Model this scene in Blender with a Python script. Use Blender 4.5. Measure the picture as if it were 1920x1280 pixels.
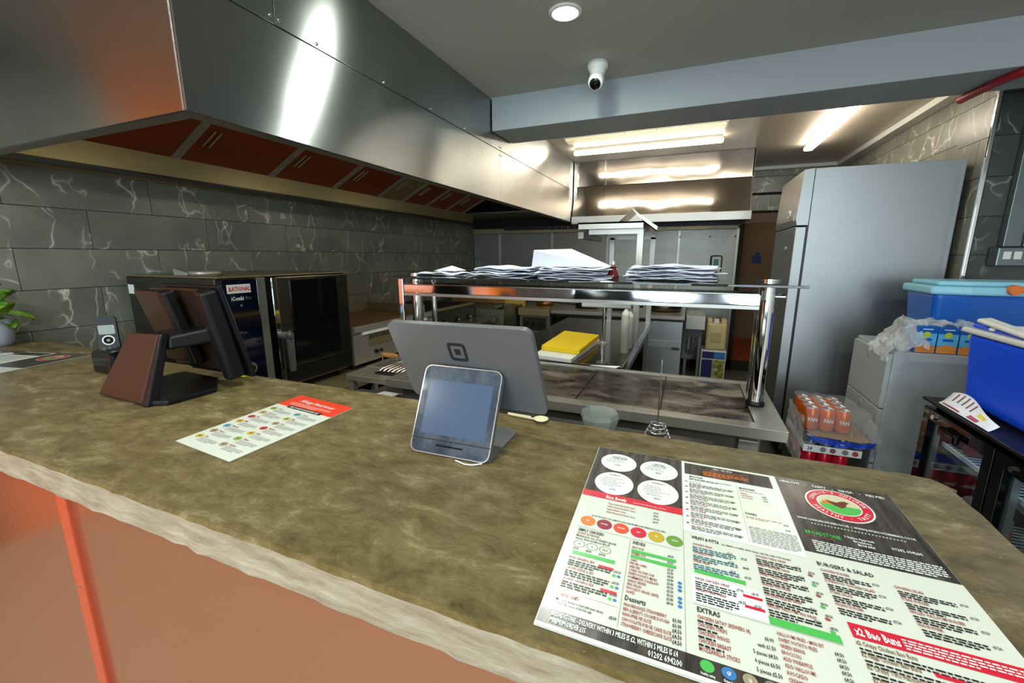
import bpy, math, random
from mathutils import Vector, Matrix, noise
C = bpy.context.scene
for o in list(bpy.data.objects): bpy.data.objects.remove(o)
R = math.radians
random.seed(7)

# ------------------------------------------------------------------ camera
cd = bpy.data.cameras.new('camera'); cam = bpy.data.objects.new('camera', cd)
C.collection.objects.link(cam); C.camera = cam
cam.location = (0, 0, 1.45); cam.rotation_euler = (R(90 - 11.4), 0, R(22.5))
cd.sensor_width = 36; cd.lens = 790 / 1920 * 36; cd.clip_start = .02
# ------------------------------------------------------------------ world, light, exposure
W = bpy.data.worlds.new('world'); C.world = W; W.use_nodes = True
W.node_tree.nodes['Background'].inputs[0].default_value = (.62, .78, 1, 1)
W.node_tree.nodes['Background'].inputs[1].default_value = 1.0
C.view_settings.view_transform = 'Standard'; C.view_settings.look = 'None'
C.view_settings.exposure = 0.74; C.view_settings.gamma = 1; C.view_settings.use_curve_mapping = False
WIN_E, SPOT_E, LED_E, CAN_E = 46, 7.8, 13, 8
def area(name, loc, rot, sx, sy, e, col, shape='RECTANGLE'):
    l = bpy.data.lights.new(name, 'AREA'); l.shape = shape; l.size = sx; l.size_y = sy; l.energy = e; l.color = col
    o = bpy.data.objects.new(name, l); C.collection.objects.link(o); o.location = loc; o.rotation_euler = rot; return o
for wx in (-.9, 1.5):
    area('window_daylight', (wx, -3.96, 1.45), (R(90), 0, R(0)), 1.9, 1.6, WIN_E, (.78, .91, 1))

# ------------------------------------------------------------------ materials
def lin(c):
    if isinstance(c, str):
        c = [int(c[i:i + 2], 16) / 255 for i in (0, 2, 4)]
        c = [x / 12.92 if x <= .04045 else ((x + .055) / 1.055) ** 2.4 for x in c]
    return (*c[:3], 1)
MATS = {}
def mat(name, col, rough=.5, metal=0, emit=None, es=0, trans=0, alpha=1, coat=0, ior=1.45):
    if name in MATS: return MATS[name]
    m = bpy.data.materials.new(name); m.use_nodes = True; b = m.node_tree.nodes['Principled BSDF']
    b.inputs['Base Color'].default_value = lin(col); b.inputs['Roughness'].default_value = rough
    b.inputs['Metallic'].default_value = metal; b.inputs['Transmission Weight'].default_value = trans
    b.inputs['Alpha'].default_value = alpha; b.inputs['Coat Weight'].default_value = coat; b.inputs['IOR'].default_value = ior
    if emit: b.inputs['Emission Color'].default_value = lin(emit); b.inputs['Emission Strength'].default_value = es
    MATS[name] = m; return m
def N(m, t, **k):
    n = m.node_tree.nodes.new(t)
    for a, v in k.items():
        if a.startswith('i_'): n.inputs[a[2:].replace('_', ' ')].default_value = v
        else: setattr(n, a, v)
    return n
def L(m, a, b): m.node_tree.links.new(a, b)
def bsdf(m): return m.node_tree.nodes['Principled BSDF']
def coords(m, scale=(1, 1, 1), perobj=False):
    tc = N(m, 'ShaderNodeTexCoord'); mp = N(m, 'ShaderNodeMapping'); mp.inputs['Scale'].default_value = scale
    L(m, tc.outputs['Object'], mp.inputs['Vector'])
    if perobj:
        oi = N(m, 'ShaderNodeObjectInfo'); mu = N(m, 'ShaderNodeMath', operation='MULTIPLY'); mu.inputs[1].default_value = 37
        L(m, oi.outputs['Random'], mu.inputs[0]); ad = N(m, 'ShaderNodeVectorMath', operation='ADD')
        L(m, mp.outputs[0], ad.inputs[0]); L(m, mu.outputs[0], ad.inputs[1]); return ad.outputs[0]
    return mp.outputs[0]
def ramp(m, fac, stops):
    r = N(m, 'ShaderNodeValToRGB'); e = r.color_ramp.elements
    while len(e) < len(stops): e.new(.5)
    for x, (p, c) in zip(e, stops): x.position = p; x.color = lin(c)
    L(m, fac, r.inputs[0]); return r.outputs[0]
def noise_t(m, vec, sc, det=4, rough=.55, dist=0):
    n = N(m, 'ShaderNodeTexNoise'); n.inputs['Scale'].default_value = sc; n.inputs['Detail'].default_value = det
    n.inputs['Roughness'].default_value = rough; n.inputs['Distortion'].default_value = dist; L(m, vec, n.inputs['Vector']); return n
def bump(m, h, s, d=.01):
    b = N(m, 'ShaderNodeBump'); b.inputs['Strength'].default_value = s; b.inputs['Distance'].default_value = d
    L(m, h, b.inputs['Height']); L(m, b.outputs[0], bsdf(m).inputs['Normal'])
def steel(name, col, rough, brush=(1, 1, 60), dent=.0, aniso=0, smudge=.08, dsc=2.2):
    m = mat(name, col, rough, 1); v = coords(m, brush); n = noise_t(m, v, 6, 3)
    v2 = coords(m); n2 = noise_t(m, v2, 1.7, 4, .6)
    mr = N(m, 'ShaderNodeMapRange'); mr.inputs['To Min'].default_value = rough - smudge; mr.inputs['To Max'].default_value = rough + smudge
    mx = N(m, 'ShaderNodeMath', operation='ADD'); mx2 = N(m, 'ShaderNodeMath', operation='MULTIPLY'); mx2.inputs[1].default_value = .5
    L(m, n.outputs[0], mx.inputs[0]); L(m, n2.outputs[0], mx.inputs[1]); L(m, mx.outputs[0], mx2.inputs[0])
    mr.inputs['From Min'].default_value = .3; mr.inputs['From Max'].default_value = .7
    L(m, mx2.outputs[0], mr.inputs['Value']); L(m, mr.outputs[0], bsdf(m).inputs['Roughness'])
    if dent: bump(m, noise_t(m, v2, dsc, 1.5, .4).outputs[0], dent, .06)
    if aniso:
        b = bsdf(m); b.inputs['Anisotropic'].default_value = aniso
        t = N(m, 'ShaderNodeTangent'); t.direction_type = 'RADIAL'; t.axis = 'Z'; L(m, t.outputs[0], b.inputs['Tangent']); b.inputs['Anisotropic Rotation'].default_value = .25
    return m
HOOD = steel('hood_steel', 'A4A8A6', .25, (1, 1, 90), .06, .96, .02)
HOODR = steel('polished_hood_steel', 'A8A29A', .10, (1, 1, 40), .16, 0, .05, 3)
SPL = steel('splash_steel', '8E8E86', .42, (1, 1, 40), .06, 0, .06, 2)
FRST = steel('fridge_steel', '9CA0A0', .42, (1, 1, 60), .04, .3, .04)
ST = steel('worktop_steel', 'A8A69E', .3, (3, 1, 1), .03, 0, .03)
STD = steel('dark_steel', '807F76', .36, (1, 1, 8), .04, 0, .04)
CHR = mat('chrome', 'E4E6E8', .06, 1)
GREASY = steel('greasy_steel', '968A68', .38, (4, 1, 1), .03, 0, .08)
for m_ in (ST, STD, GREASY): bsdf(m_).inputs['Metallic'].default_value = .6
# worn steel hot plate with dried wipe marks
HOT = mat('worn_hot_plate', '55504A', .32, 1); v = coords(HOT, (1, 2.2, 1)); n = noise_t(HOT, v, 5, 6, .65, .6)
L(HOT, ramp(HOT, n.outputs[0], [(.38, '3E3B38'), (.5, '625E5A'), (.62, '9C9892')]), bsdf(HOT).inputs['Base Color'])
L(HOT, ramp(HOT, n.outputs[0], [(.35, (.2,) * 3), (.65, (.5,) * 3)]), bsdf(HOT).inputs['Roughness'])
# veined dark stone tile
def tilemat(name, c1, c2, vein, rough):
    m = mat(name, c1, rough); v = coords(m, (1, 1, 1), True)
    nn = noise_t(m, v, 2.2, 5, .6); nd = noise_t(m, v, 3.2, 3, .55)
    mul = N(m, 'ShaderNodeVectorMath', operation='SCALE'); mul.inputs['Scale'].default_value = .34; L(m, nd.outputs['Color'], mul.inputs[0])
    ad = N(m, 'ShaderNodeVectorMath', operation='ADD'); L(m, v, ad.inputs[0]); L(m, mul.outputs[0], ad.inputs[1])
    mp = N(m, 'ShaderNodeMapping'); mp.inputs['Scale'].default_value = (2.6, 2.6, 1.0); L(m, ad.outputs[0], mp.inputs['Vector'])
    vo = N(m, 'ShaderNodeTexVoronoi', feature='DISTANCE_TO_EDGE'); vo.inputs['Scale'].default_value = 2.3; L(m, mp.outputs[0], vo.inputs['Vector'])
    vein_f = ramp(m, vo.outputs['Distance'], [(0, (1,) * 3), (.008, (.6,) * 3), (.022, (.12,) * 3), (.06, (0,) * 3)])
    gate = ramp(m, noise_t(m, v, 3.5, 2).outputs[0], [(.44, (0,) * 3), (.56, (1,) * 3)])
    mm = N(m, 'ShaderNodeMath', operation='MULTIPLY'); L(m, vein_f, mm.inputs[0]); L(m, gate, mm.inputs[1])
    base = ramp(m, nn.outputs[0], [(.35, c1), (.65, c2)])
    mix = N(m, 'ShaderNodeMix', data_type='RGBA'); L(m, mm.outputs[0], mix.inputs['Factor']); L(m, base, mix.inputs['A'])
    mix.inputs['B'].default_value = lin(vein); L(m, mix.outputs['Result'], bsdf(m).inputs['Base Color']); return m
TILE = tilemat('grey_veined_tile', '73746C', '8A8C80', 'E0DDD0', .3)
TILEG = tilemat('dark_green_grey_tile', '343A37', '4A504C', '8E9390', .22)
GROUT = mat('tile_grout', '25241F', .9)
CEIL = mat('grey_ceiling_paint', 'A9AAA1', .75)
CEILK = mat('kitchen_ceiling_board', 'C6BCAC', .42)
BEAM = mat('pale_grey_paint', '9AA3A6', .7)
# counter top: aged resin coated timber
CT = mat('resin_timber', '7A6A42', .2); v = coords(CT, (1, 1.8, 1)); n = noise_t(CT, v, 13, 10, .74, .35); nb = noise_t(CT, coords(CT), 2, 3)
c1 = ramp(CT, n.outputs[0], [(.28, '5E5330'), (.42, '8A7A4C'), (.56, 'A6966A'), (.70, 'DACCA2')])
c2 = ramp(CT, nb.outputs[0], [(.35, 'A09880'), (.7, 'E6DEC4')])
mx = N(CT, 'ShaderNodeMix', data_type='RGBA', blend_type='MULTIPLY'); mx.inputs['Factor'].default_value = .45
L(CT, c1, mx.inputs['A']); L(CT, c2, mx.inputs['B']); fk = ramp(CT, noise_t(CT, coords(CT, (1, 1.5, 1)), 115, 3, .6).outputs[0], [(.69, (0,) * 3), (.76, (.6,) * 3)])
fx = N(CT, 'ShaderNodeMix', data_type='RGBA'); L(CT, fk, fx.inputs['Factor']); L(CT, mx.outputs['Result'], fx.inputs['A']); fx.inputs['B'].default_value = lin('E6DAA6')  # pale worn flecks, also painting the resin's sparkle into the colour
L(CT, fx.outputs['Result'], bsdf(CT).inputs['Base Color'])
L(CT, ramp(CT, nb.outputs[0], [(.3, (.14,) * 3), (.7, (.30,) * 3)]), bsdf(CT).inputs['Roughness'])
nbb = noise_t(CT, coords(CT, (1, 2.2, 1)), 34, 8, .85); bump(CT, nbb.outputs[0], 1.0, .009)
CE = mat('raw_timber_edge', 'A89878', .6); n = noise_t(CE, coords(CE, (1, 6, 5)), 9, 8, .7)
L(CE, ramp(CE, n.outputs[0], [(.3, '8C7E66'), (.5, 'AAA088'), (.7, 'C8C0AC')]), bsdf(CE).inputs['Base Color']); bump(CE, n.outputs[0], .7, .01)
COPPER = mat('copper_panel', 'C49276', .18, .75); bump(COPPER, noise_t(COPPER, coords(COPPER), 160, 2).outputs[0], .12, .002)
REDT = mat('red_orange_trim', 'C2583A', .35)
BLK = mat('black_plastic', '0E0F11', .38); BLKG = mat('black_gloss', '07080A', .08); BLKS = mat('black_satin_metal', '15171A', .3, .3)
WHITE = mat('white_plastic', 'DEE0DC', .4); PAPER = mat('white_paper', 'F0F2F6', .75); MENU = mat('laminated_paper', 'D0D6CE', .2)
GREYP = mat('grey_plastic', '76787C', .34, .45); GREYD = mat('dark_grey_plastic', '4A4B4E', .4)
BROWN = mat('brown_lacquer', '3A2015', .5)
RED = mat('print_red', 'C8243A', .3); REDB = mat('print_bright_red', 'E0452E', .3); GRN = mat('print_green', '4DB356', .3); INK = mat('print_black', '22201F', .35)
INKW = mat('print_white', 'E0E6E4', .35); INKR = mat('print_brick_red', '9C4A44', .35); INKG = mat('print_grey', '77777A', .4)
YEL = mat('yellow_plastic', 'F2CE08', .45); BLUE = mat('blue_plastic', '1058B4', .35); BLUE2 = mat('bright_blue_plastic', '1450EA', .35)
LBLUE = mat('light_blue_plastic', '8CC8DC', .4); ORG = mat('orange_plastic', 'D9701C', .4); CREAM = mat('cream_plastic', 'CFC08C', .5)
CABG = mat('grey_enamel', 'A2A8AA', .38); CARD = mat('brown_card', '8F6A38', .7); ORWALL = mat('orange_wall_paint', 'E0701C', .35)
NAVY = mat('navy_glass', '050A1E', .06); DGL = mat('dark_glass', '0A0F0E', .05)
GLASS = mat('clear_glass', 'E8F2EE', .02, trans=1)
FILM = mat('clear_film', 'F2F4F4', .1, alpha=.12); FILM2 = mat('cloudy_film', 'E4E8E8', .22, alpha=.42)
WOODP = mat('printed_wood', '3D3A37', .25); n = noise_t(WOODP, coords(WOODP, (60, 6, 1)), 1.4, 5, .6)
L(WOODP, ramp(WOODP, n.outputs[0], [(.35, '2B2826'), (.6, '4A4643'), (.75, '6A6560')]), bsdf(WOODP).inputs['Base Color'])

# ------------------------------------------------------------------ mesh helpers
ORG_OF = {}
def origin(p):
    v = Vector((0, 0, 0))
    while p is not None: v += p.location; p = p.parent
    return v
class MB:
    def __init__(s): s.v = []; s.f = []; s.sm = []; s.mi = []; s.cur = 0
    def add(s, vs, fs, smooth=False, mi=None):
        b = len(s.v); s.v += [tuple(x) for x in vs]
        for f in fs: s.f.append(tuple(i + b for i in f)); s.sm.append(smooth); s.mi.append(s.cur if mi is None else mi)
        return s
    def box(s, x0, x1, y0, y1, z0, z1, mi=None):
        vs = [(x, y, z) for z in (z0, z1) for y in (y0, y1) for x in (x0, x1)]
        return s.add(vs, [(0, 2, 3, 1), (4, 5, 7, 6), (0, 1, 5, 4), (2, 6, 7, 3), (0, 4, 6, 2), (1, 3, 7, 5)], mi=mi)
    def hexa(s, p, mi=None):  # 8 points bottom ring 0-3, top ring 4-7
        return s.add(p, [(3, 2, 1, 0), (4, 5, 6, 7), (0, 1, 5, 4), (1, 2, 6, 5), (2, 3, 7, 6), (3, 0, 4, 7)], mi=mi)
    def prism(s, poly, z0, z1, smooth=False):
        n = len(poly); vs = [(x, y, z0) for x, y in poly] + [(x, y, z1) for x, y in poly]
        s.add(vs, [tuple(range(n - 1, -1, -1)), tuple(range(n, 2 * n))]); 
        b = len(s.v) - 2 * n
        for i in range(n):
            j = (i + 1) % n; s.f.append((b + i, b + j, b + n + j, b + n + i)); s.sm.append(smooth); s.mi.append(s.cur)
        return s
    def extr(s, poly, axis, a, b):  # profile polygon extruded along axis ('x': pts (y,z); 'y': pts (x,z))
        n = len(poly); f = (lambda p, t: (t, p[0], p[1])) if axis == 'x' else (lambda p, t: (p[0], t, p[1]))
        vs = [f(p, a) for p in poly] + [f(p, b) for p in poly]
        return s.add(vs, [tuple(range(n - 1, -1, -1)), tuple(range(n, 2 * n))] + [(i, (i + 1) % n, n + (i + 1) % n, n + i) for i in range(n)])
    def cyl(s, p0, p1, r0, r1=None, n=16, caps=True):
        p0, p1 = Vector(p0), Vector(p1); r1 = r0 if r1 is None else r1
        d = (p1 - p0).normalized(); a = d.orthogonal().normalized(); b = d.cross(a)
        vs = []
        for p, r in ((p0, r0), (p1, r1)):
            for i in range(n):
                t = 2 * math.pi * i / n; vs.append(p + a * math.cos(t) * r + b * math.sin(t) * r)
        s.add(vs, [(i, (i + 1) % n, n + (i + 1) % n, n + i) for i in range(n)], True)
        if caps: s.add(vs[:n], [tuple(range(n - 1, -1, -1))]); s.add(vs[n:], [tuple(range(n))])
        return s
    def tube(s, pts, r, n=8):
        pts = [Vector(p) for p in pts]; rings = []
        up = Vector((0.13, .31, 1)).normalized()
        for i, p in enumerate(pts):
            d = (pts[min(i + 1, len(pts) - 1)] - pts[max(i - 1, 0)]).normalized()
            a = d.cross(up).normalized(); b = d.cross(a)
            rings.append([p + a * math.cos(2 * math.pi * k / n) * r + b * math.sin(2 * math.pi * k / n) * r for k in range(n)])
        vs = [q for g in rings for q in g]; fs = []
        for i in range(len(pts) - 1):
            for k in range(n): fs.append((i * n + k, i * n + (k + 1) % n, (i + 1) * n + (k + 1) % n, (i + 1) * n + k))
        s.add(vs, fs, True); s.add(rings[0], [tuple(range(n))]); s.add(rings[-1], [tuple(range(n - 1, -1, -1))]); return s
    def lathe(s, c, prof, n=20, M=None):
        vs = []
        for r, z in prof:
            for i in range(n):
                t = 2 * math.pi * i / n; p = Vector((r * math.cos(t), r * math.sin(t), z)); p = (M @ p) if M else p; vs.append(p + Vector(c))
        fs = [(k * n + i, k * n + (i + 1) % n, (k + 1) * n + (i + 1) % n, (k + 1) * n + i) for k in range(len(prof) - 1) for i in range(n)]
        return s.add(vs, fs, True)
    def slab(s, q, t):  # quad a,b,c,d extruded by vector t
        q = [Vector(x) for x in q]; t = Vector(t); return s.hexa([*q, *[x + t for x in q]])
    def grid(s, f, nu, nv, smooth=True):
        vs = [f(i / nu, j / nv) for j in range(nv + 1) for i in range(nu + 1)]
        return s.add(vs, [(j * (nu + 1) + i, j * (nu + 1) + i + 1, (j + 1) * (nu + 1) + i + 1, (j + 1) * (nu + 1) + i) for j in range(nv) for i in range(nu)], smooth)
    def build(s, name, m, parent=None, bevel=0, loc=None, solid=0, seg=2, at=None):
        me = bpy.data.meshes.new(name); o0 = origin(parent)
        base = Vector(at) if at else Vector((0, 0, 0))
        me.from_pydata([tuple(Vector(v) - o0 - base) for v in s.v], [], s.f)
        for mm in (m if isinstance(m, (list, tuple)) else [m]): me.materials.append(mm)
        me.polygons.foreach_set('use_smooth', s.sm); me.polygons.foreach_set('material_index', s.mi); me.update()
        o = bpy.data.objects.new(name, me); C.collection.objects.link(o); o.parent = parent; o.location = base
        if solid: k = o.modifiers.new('solid', 'SOLIDIFY'); k.thickness = solid
        if bevel: k = o.modifiers.new('bevel', 'BEVEL'); k.width = bevel; k.segments = seg; k.limit_method = 'ANGLE'; k.angle_limit = R(40)
        return o
def tag(o, label=None, cat=None, group=None, kind=None):
    if label: o['label'] = label
    if cat: o['category'] = cat
    if group: o['group'] = group
    if kind: o['kind'] = kind
    return o
def thing(name, label, cat, loc, group=None):
    o = bpy.data.objects.new(name, None); C.collection.objects.link(o); o.location = loc; o.empty_display_size = .05
    return tag(o, label, cat, group)
def struct(o): o['kind'] = 'structure'; return o
def box(name, m, parent, x0, x1, y0, y1, z0, z1, bevel=0, **k): return MB().box(x0, x1, y0, y1, z0, z1).build(name, m, parent, bevel, **k)
def copy_tree(o, parent=None):
    c = o.copy(); C.collection.objects.link(c); c.parent = parent
    for ch in o.children: copy_tree(ch, c)
    return c
# batched lettering: queue lines, turned into meshes in one pass at the end
TQ = []
def text(target, s, o, ux, uy, size, m, sx=1, bold=0, align='LEFT', fn=None, fit=0):
    """target=(parent,partname). o origin, ux/uy unit vectors of the writing plane; fn optional page map"""
    TQ.append((target, s, Vector(o) if o is not None else None, Vector(ux), Vector(uy), size, m, sx, bold, align, fn, fit))
def flush_text():
    objs = []
    for t in TQ:
        cu = bpy.data.curves.new('t', 'FONT'); cu.body = t[1]; cu.size = 1; cu.resolution_u = 1; cu.align_x = t[9]; cu.offset = t[8]; cu.fill_mode = 'FRONT'
        ob = bpy.data.objects.new('t', cu); C.collection.objects.link(ob); objs.append(ob)
    bpy.context.view_layer.update(); dg = bpy.context.evaluated_depsgraph_get(); groups = {}
    for t, ob in zip(TQ, objs):
        me = bpy.data.meshes.new_from_object(ob.evaluated_get(dg))
        key = (t[0][0].name, t[0][1], t[6].name); g = groups.setdefault(key, (MB(), t[0][0], t[0][1], t[6]))
        vs = []; sxx = t[7]
        if t[11] and len(me.vertices): sxx = t[11] / (max(v.co.x for v in me.vertices) * t[5])
        for v in me.vertices:
            a, b = v.co.x * t[5] * sxx, v.co.y * t[5]
            vs.append(t[10](t[2].x + a * t[3].x, t[2].y - b) if t[10] else t[2] + t[3] * a + t[4] * b)
        g[0].add(vs, [tuple(p.vertices) for p in me.polygons]); bpy.data.meshes.remove(me)
    for ob in objs:
        cu = ob.data; bpy.data.objects.remove(ob); bpy.data.curves.remove(cu)
    for g in groups.values():
        if g[0].f: g[0].build(g[2], g[3], g[1])['kind'] = 'stuff'

# ================================================================== SETTING
FZ = .08
struct(box('floor', mat('dark_floor', '54514D', .5), None, -3.1, 3.1, .4, 5.9, FZ - .1, FZ))
struct(box('floor_shop', mat('shop_floor', '9A8A78', .4), None, -3.1, 3.1, -4.1, .4, FZ - .1, FZ))
wl = struct(box('wall_left', GROUT, None, -3.1, -2.962, .0, 5.85, FZ, 2.5))
struct(box('wall_left_shop', ORWALL, None, -3.1, -2.95, -4.1, .0, FZ, 2.5))
def tilewall(parent, axis, const, t, a0, a1, rows, TL, offs, TH=.2, m=TILE, flip=1, bev=.0015):
    """axis 'x': wall of constant X running along Y; 'y': constant Y running along X. tile grid clipped to a0..a1"""
    cache = {}
    for r, z0 in enumerate(rows):
        a = a0 - ((a0 - offs[r % len(offs)]) % TL)
        while a < a1 - .01:
            b0, b1 = max(a, a0) + .0016, min(a + TL, a1) - .0016
            if b1 - b0 > .02:
                z1 = (z0 + TH if not isinstance(z0, tuple) else z0[1]) - .0032; zz = z0 if not isinstance(z0, tuple) else z0[0]
                key = (round(b1 - b0, 3), round(z1 - zz, 3))
                c = ((const), (b0 + b1) / 2, (zz + z1) / 2) if axis == 'x' else ((b0 + b1) / 2, const, (zz + z1) / 2)
                d = (b1 - b0) / 2; h = (z1 - zz) / 2
                if key not in cache:
                    mb = MB(); x = (0, t * flip)
                    if axis == 'x': mb.box(min(x), max(x), -d, d, -h, h)
                    else: mb.box(-d, d, min(x), max(x), -h, h)
                    o = mb.build('tile', m, None); cache[key] = o.data
                else:
                    o = bpy.data.objects.new('tile', cache[key]); C.collection.objects.link(o)
                o.parent = parent; o.location = Vector(c) - origin(parent)
            a += TL
tilewall(wl, 'x', -2.962, .012, .0, 5.66, [.69, .89, 1.09, 1.29, 1.49, 1.69], .6, [1.875, 1.575])
# rear wall with doorway on the right
wr = struct(MB().box(-3.1, .56, 5.68, 5.85, FZ, 2.5).box(.56, 1.12, 5.68, 5.85, 1.86, 2.5).box(1.12, 1.6, 5.68, 5.85, FZ, 2.5).build('wall_rear', GROUT))
tilewall(wl, 'x', -2.962, .012, .0, .74, [1.89, 2.09], .6, [1.875, 1.575])
tilewall(wr, 'y', 5.68, .012, -2.95, .5, [1.0, 1.2, 1.4, 1.6], .6, [.2, .5], flip=-1)
tilewall(wr, 'y', 5.68, .012, .5, 1.42, [1.96, 2.155, 2.325], .6, [.79, .49], TH=.168, flip=-1)
tr = struct(box('trim_door_head', mat('brown_timber', '6A4A30', .5), None, .5, 1.14, 5.64, 5.68, 1.82, 1.93, .004))
struct(MB().box(1.40, 3.1, 3.115, 3.42, FZ, 2.5).box(1.432, 3.1, 3.42, 5.85, FZ, 2.5).build('wall_right', GROUT))
wrt = bpy.data.objects['wall_right']
ROWS = [.86, 1.06, 1.26, 1.46, 1.66, 1.86, 2.06, 2.26]
tilewall(wrt, 'y', 3.115, .012, 1.40, 3.1, ROWS, .6, [1.85, 1.55], m=TILEG, flip=-1)
tilewall(wrt, 'x', 1.40, .012, 3.115, 3.42, ROWS, .6, [3.0, 3.2], flip=-1)
tilewall(wrt, 'x', 1.432, .012, 3.42, 5.66, [1.74, 1.92, 2.10, 2.28], .6, [3.30, 3.6], TH=.18, flip=-1)
struct(MB().box(1.380, 1.396, 3.095, 3.112, FZ, 2.40).build('trim_corner', CHR, None, .002))
struct(box('wall_right_shop', mat('shop_wall_grey', 'D2D4CE', .7), None, 3.1, 3.2, -4.1, 3.2, FZ, 2.5))
# shop front behind the camera: wall with two window openings
wf = struct(MB().box(-3.1, 3.2, -4.2, -4.05, FZ, .6).box(-3.1, 3.2, -4.2, -4.05, 2.28, 2.5).box(-3.1, -1.9, -4.2, -4.05, .6, 2.28)
            .box(.1, .5, -4.2, -4.05, .6, 2.28).box(2.5, 3.2, -4.2, -4.05, .6, 2.28).build('wall_front', mat('shop_front_paint', '5C6468', .6)))
for i, x in enumerate((-1.9, .5)):
    f = MB().box(x, x + .05, -4.13, -4.08, .6, 2.28).box(x + 1.95, x + 2.0, -4.13, -4.08, .6, 2.28).box(x, x + 2, -4.13, -4.08, .6, .65).box(x, x + 2, -4.13, -4.08, 2.23, 2.28).box(x + .98, x + 1.02, -4.13, -4.08, .65, 2.23)
    struct(f.build('window_%d' % (i + 1), BLKS))
# ceilings and beam
struct(box('ceiling', CEIL, None, -3.1, 3.2, -4.1, 2.56, 2.40, 2.5))
struct(box('ceiling_kitchen', CEILK, None, -3.1, 3.2, 2.88, 5.85, 2.42, 2.52))
struct(box('ceiling_beam', BEAM, None, -1.195, 3.2, 2.56, 2.88, 2.212, 2.5, .003))
struct(MB().box(1.34, 1.418, 2.89, 5.66, 2.375, 2.418).build('trim_cornice', WHITE)); struct(box('trim_cornice_rear', WHITE, None, .5, 1.34, 5.6, 5.664, 2.385, 2.418))
# passage beyond the doorway
ps = struct(MB().box(.2, .56, 5.85, 7.3, FZ, 2.4).box(.2, 2.0, 7.3, 7.4, FZ, 2.4).box(1.6, 2.0, 5.85, 7.3, FZ, 2.4).box(.2, 2, 5.85, 7.4, 2.3, 2.4).build('wall_passage', mat('passage_paint', '8F7C66', .7)))
qf = struct(box('floor_passage', GROUT, None, .4, 2.0, 5.68, 7.3, FZ, .2))
QT = mat('quarry_tile', '8A3C20', .4); q0 = None
for i in range(8):
    for j in range(8):
        if q0 is None: q0 = MB().box(0, .196, 0, .196, 0, .012).build('quarry_tile', QT, qf).data; o = bpy.data.objects['quarry_tile']
        else: o = bpy.data.objects.new('quarry_tile', q0); C.collection.objects.link(o); o.parent = qf
        o.location = (.41 + i * .2, 5.70 + j * .2, .2)
tg = tag(box('safety_sign', mat('blue_sign', '1E4F9E', .4), None, .86, .98, 7.285, 7.299, 1.36, 1.45, .004), 'small blue sign on the passage wall through the doorway', 'sign')
MB().cyl((.92, 7.284, 1.475), (.92, 7.296, 1.475), .035).build('sign_disc', MATS['blue_sign'], tg)

# steel splash panels on the rear wall
sp = thing('splashback', 'stainless steel splashback sheets on the rear kitchen wall', 'splashback', (-1, 5.66, 1))
xs = [-2.83, -2.53, -1.75, -1.0, -.42, -.14, .50]
for a, b in zip(xs, xs[1:]): box('panel', STD if a < -1.2 else SPL, sp, a + .004, b - .004, 5.645, 5.665, FZ + .1, 1.77)
for x in (-2.53, -1.75, -1.0, -.42, -.14, .49): box('cover_strip', ST, sp, x - .012, x + .018, 5.636, 5.645, FZ + .1, 1.77, .002)
for x in (-.13, .2, .47):
    MB().cyl((x, 5.634, 1.68), (x, 5.645, 1.68), .009).build('screw', BLK, sp)
d = thing('soap_dispenser', 'wall mounted soap dispenser with a green label', 'dispenser', (.29, 5.64, 1.28))
box('back_plate', GREYD, d, .225, .355, 5.58, 5.645, 1.265, 1.465, .025, seg=3)
box('front_cover', WHITE, d, .24, .34, 5.56, 5.585, 1.28, 1.45, .012, seg=3); box('label_panel', mat('teal_print', '1A7A74', .4), d, .262, .312, 5.556, 5.561, 1.33, 1.42)

# ================================================================== LEFT EXTRACTION HOOD
h = thing('extraction_hood', 'long stainless extraction hood over the left cooking line', 'hood', (-2.1, 2.7, 1.8))
HX, HY0, HY1, HB = -1.2, .752, 4.60, 1.812
ys = [HY0, 2.70, 4.60]
for a, b in zip(ys, ys[1:]): box('lower_panel', HOOD, h, HX - .012, HX, a + .0015, b - .0015, HB, 2.126, .001)
ys = [HY0, 1.045, 2.70, 4.60]
for a, b in zip(ys, ys[1:]): box('upper_panel', HOOD, h, HX - .012, HX - .001, a + .0015, b - .0015, 2.13, 2.4 if a < 2 else 2.418, .001)
box('end_panel', HOOD, h, -2.93, HX - .0122, HY0, HY0 + .012, HB, 2.4)
box('inner_liner', STD, h, HX - .018, HX - .0125, HY0 + .013, 4.59, HB + .013, 2.4)  # liner added behind front panels to stop lamp light leaking through gaps
box('end_lip', STD, h, -2.93, HX - .013, HY0 + .012, HY0 + .05, HB, HB + .012); box('front_lip', STD, h, HX - .06, HX - .013, HY0 + .05, HY1, HB, HB + .012)
box('front_gutter', ST, h, HX - .075, HX - .068, HY0 + .08, HY1, HB + .012, HB + .05)
k = 0
for y in [.86 + i * .34 for i in range(0, 11)]:
    if y < 4.5: MB().cyl((HX - .001, y, 2.142), (HX + .004, y, 2.142), .006, .004, 10).build('screw', CHR, h)
for y, z in ((1.03, 2.15), (1.06, 2.15), (1.03, 2.3), (1.06, 2.3), (2.685, 2.15), (2.715, 2.15), (2.685, 2.1), (2.715, 2.1)): MB().cyl((HX - .001, y, z), (HX + .004, y, z), .005, .004, 10).build('screw', CHR, h)
FILT = mat('reflection_tinted_filter', '7E3E20', .3, .35)  # warm reflection in the steel filters put into their base colour
ymid = [.80, 1.42, 1.95, 2.45, 2.93, 3.25, 3.62, 4.0, 4.35]
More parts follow.
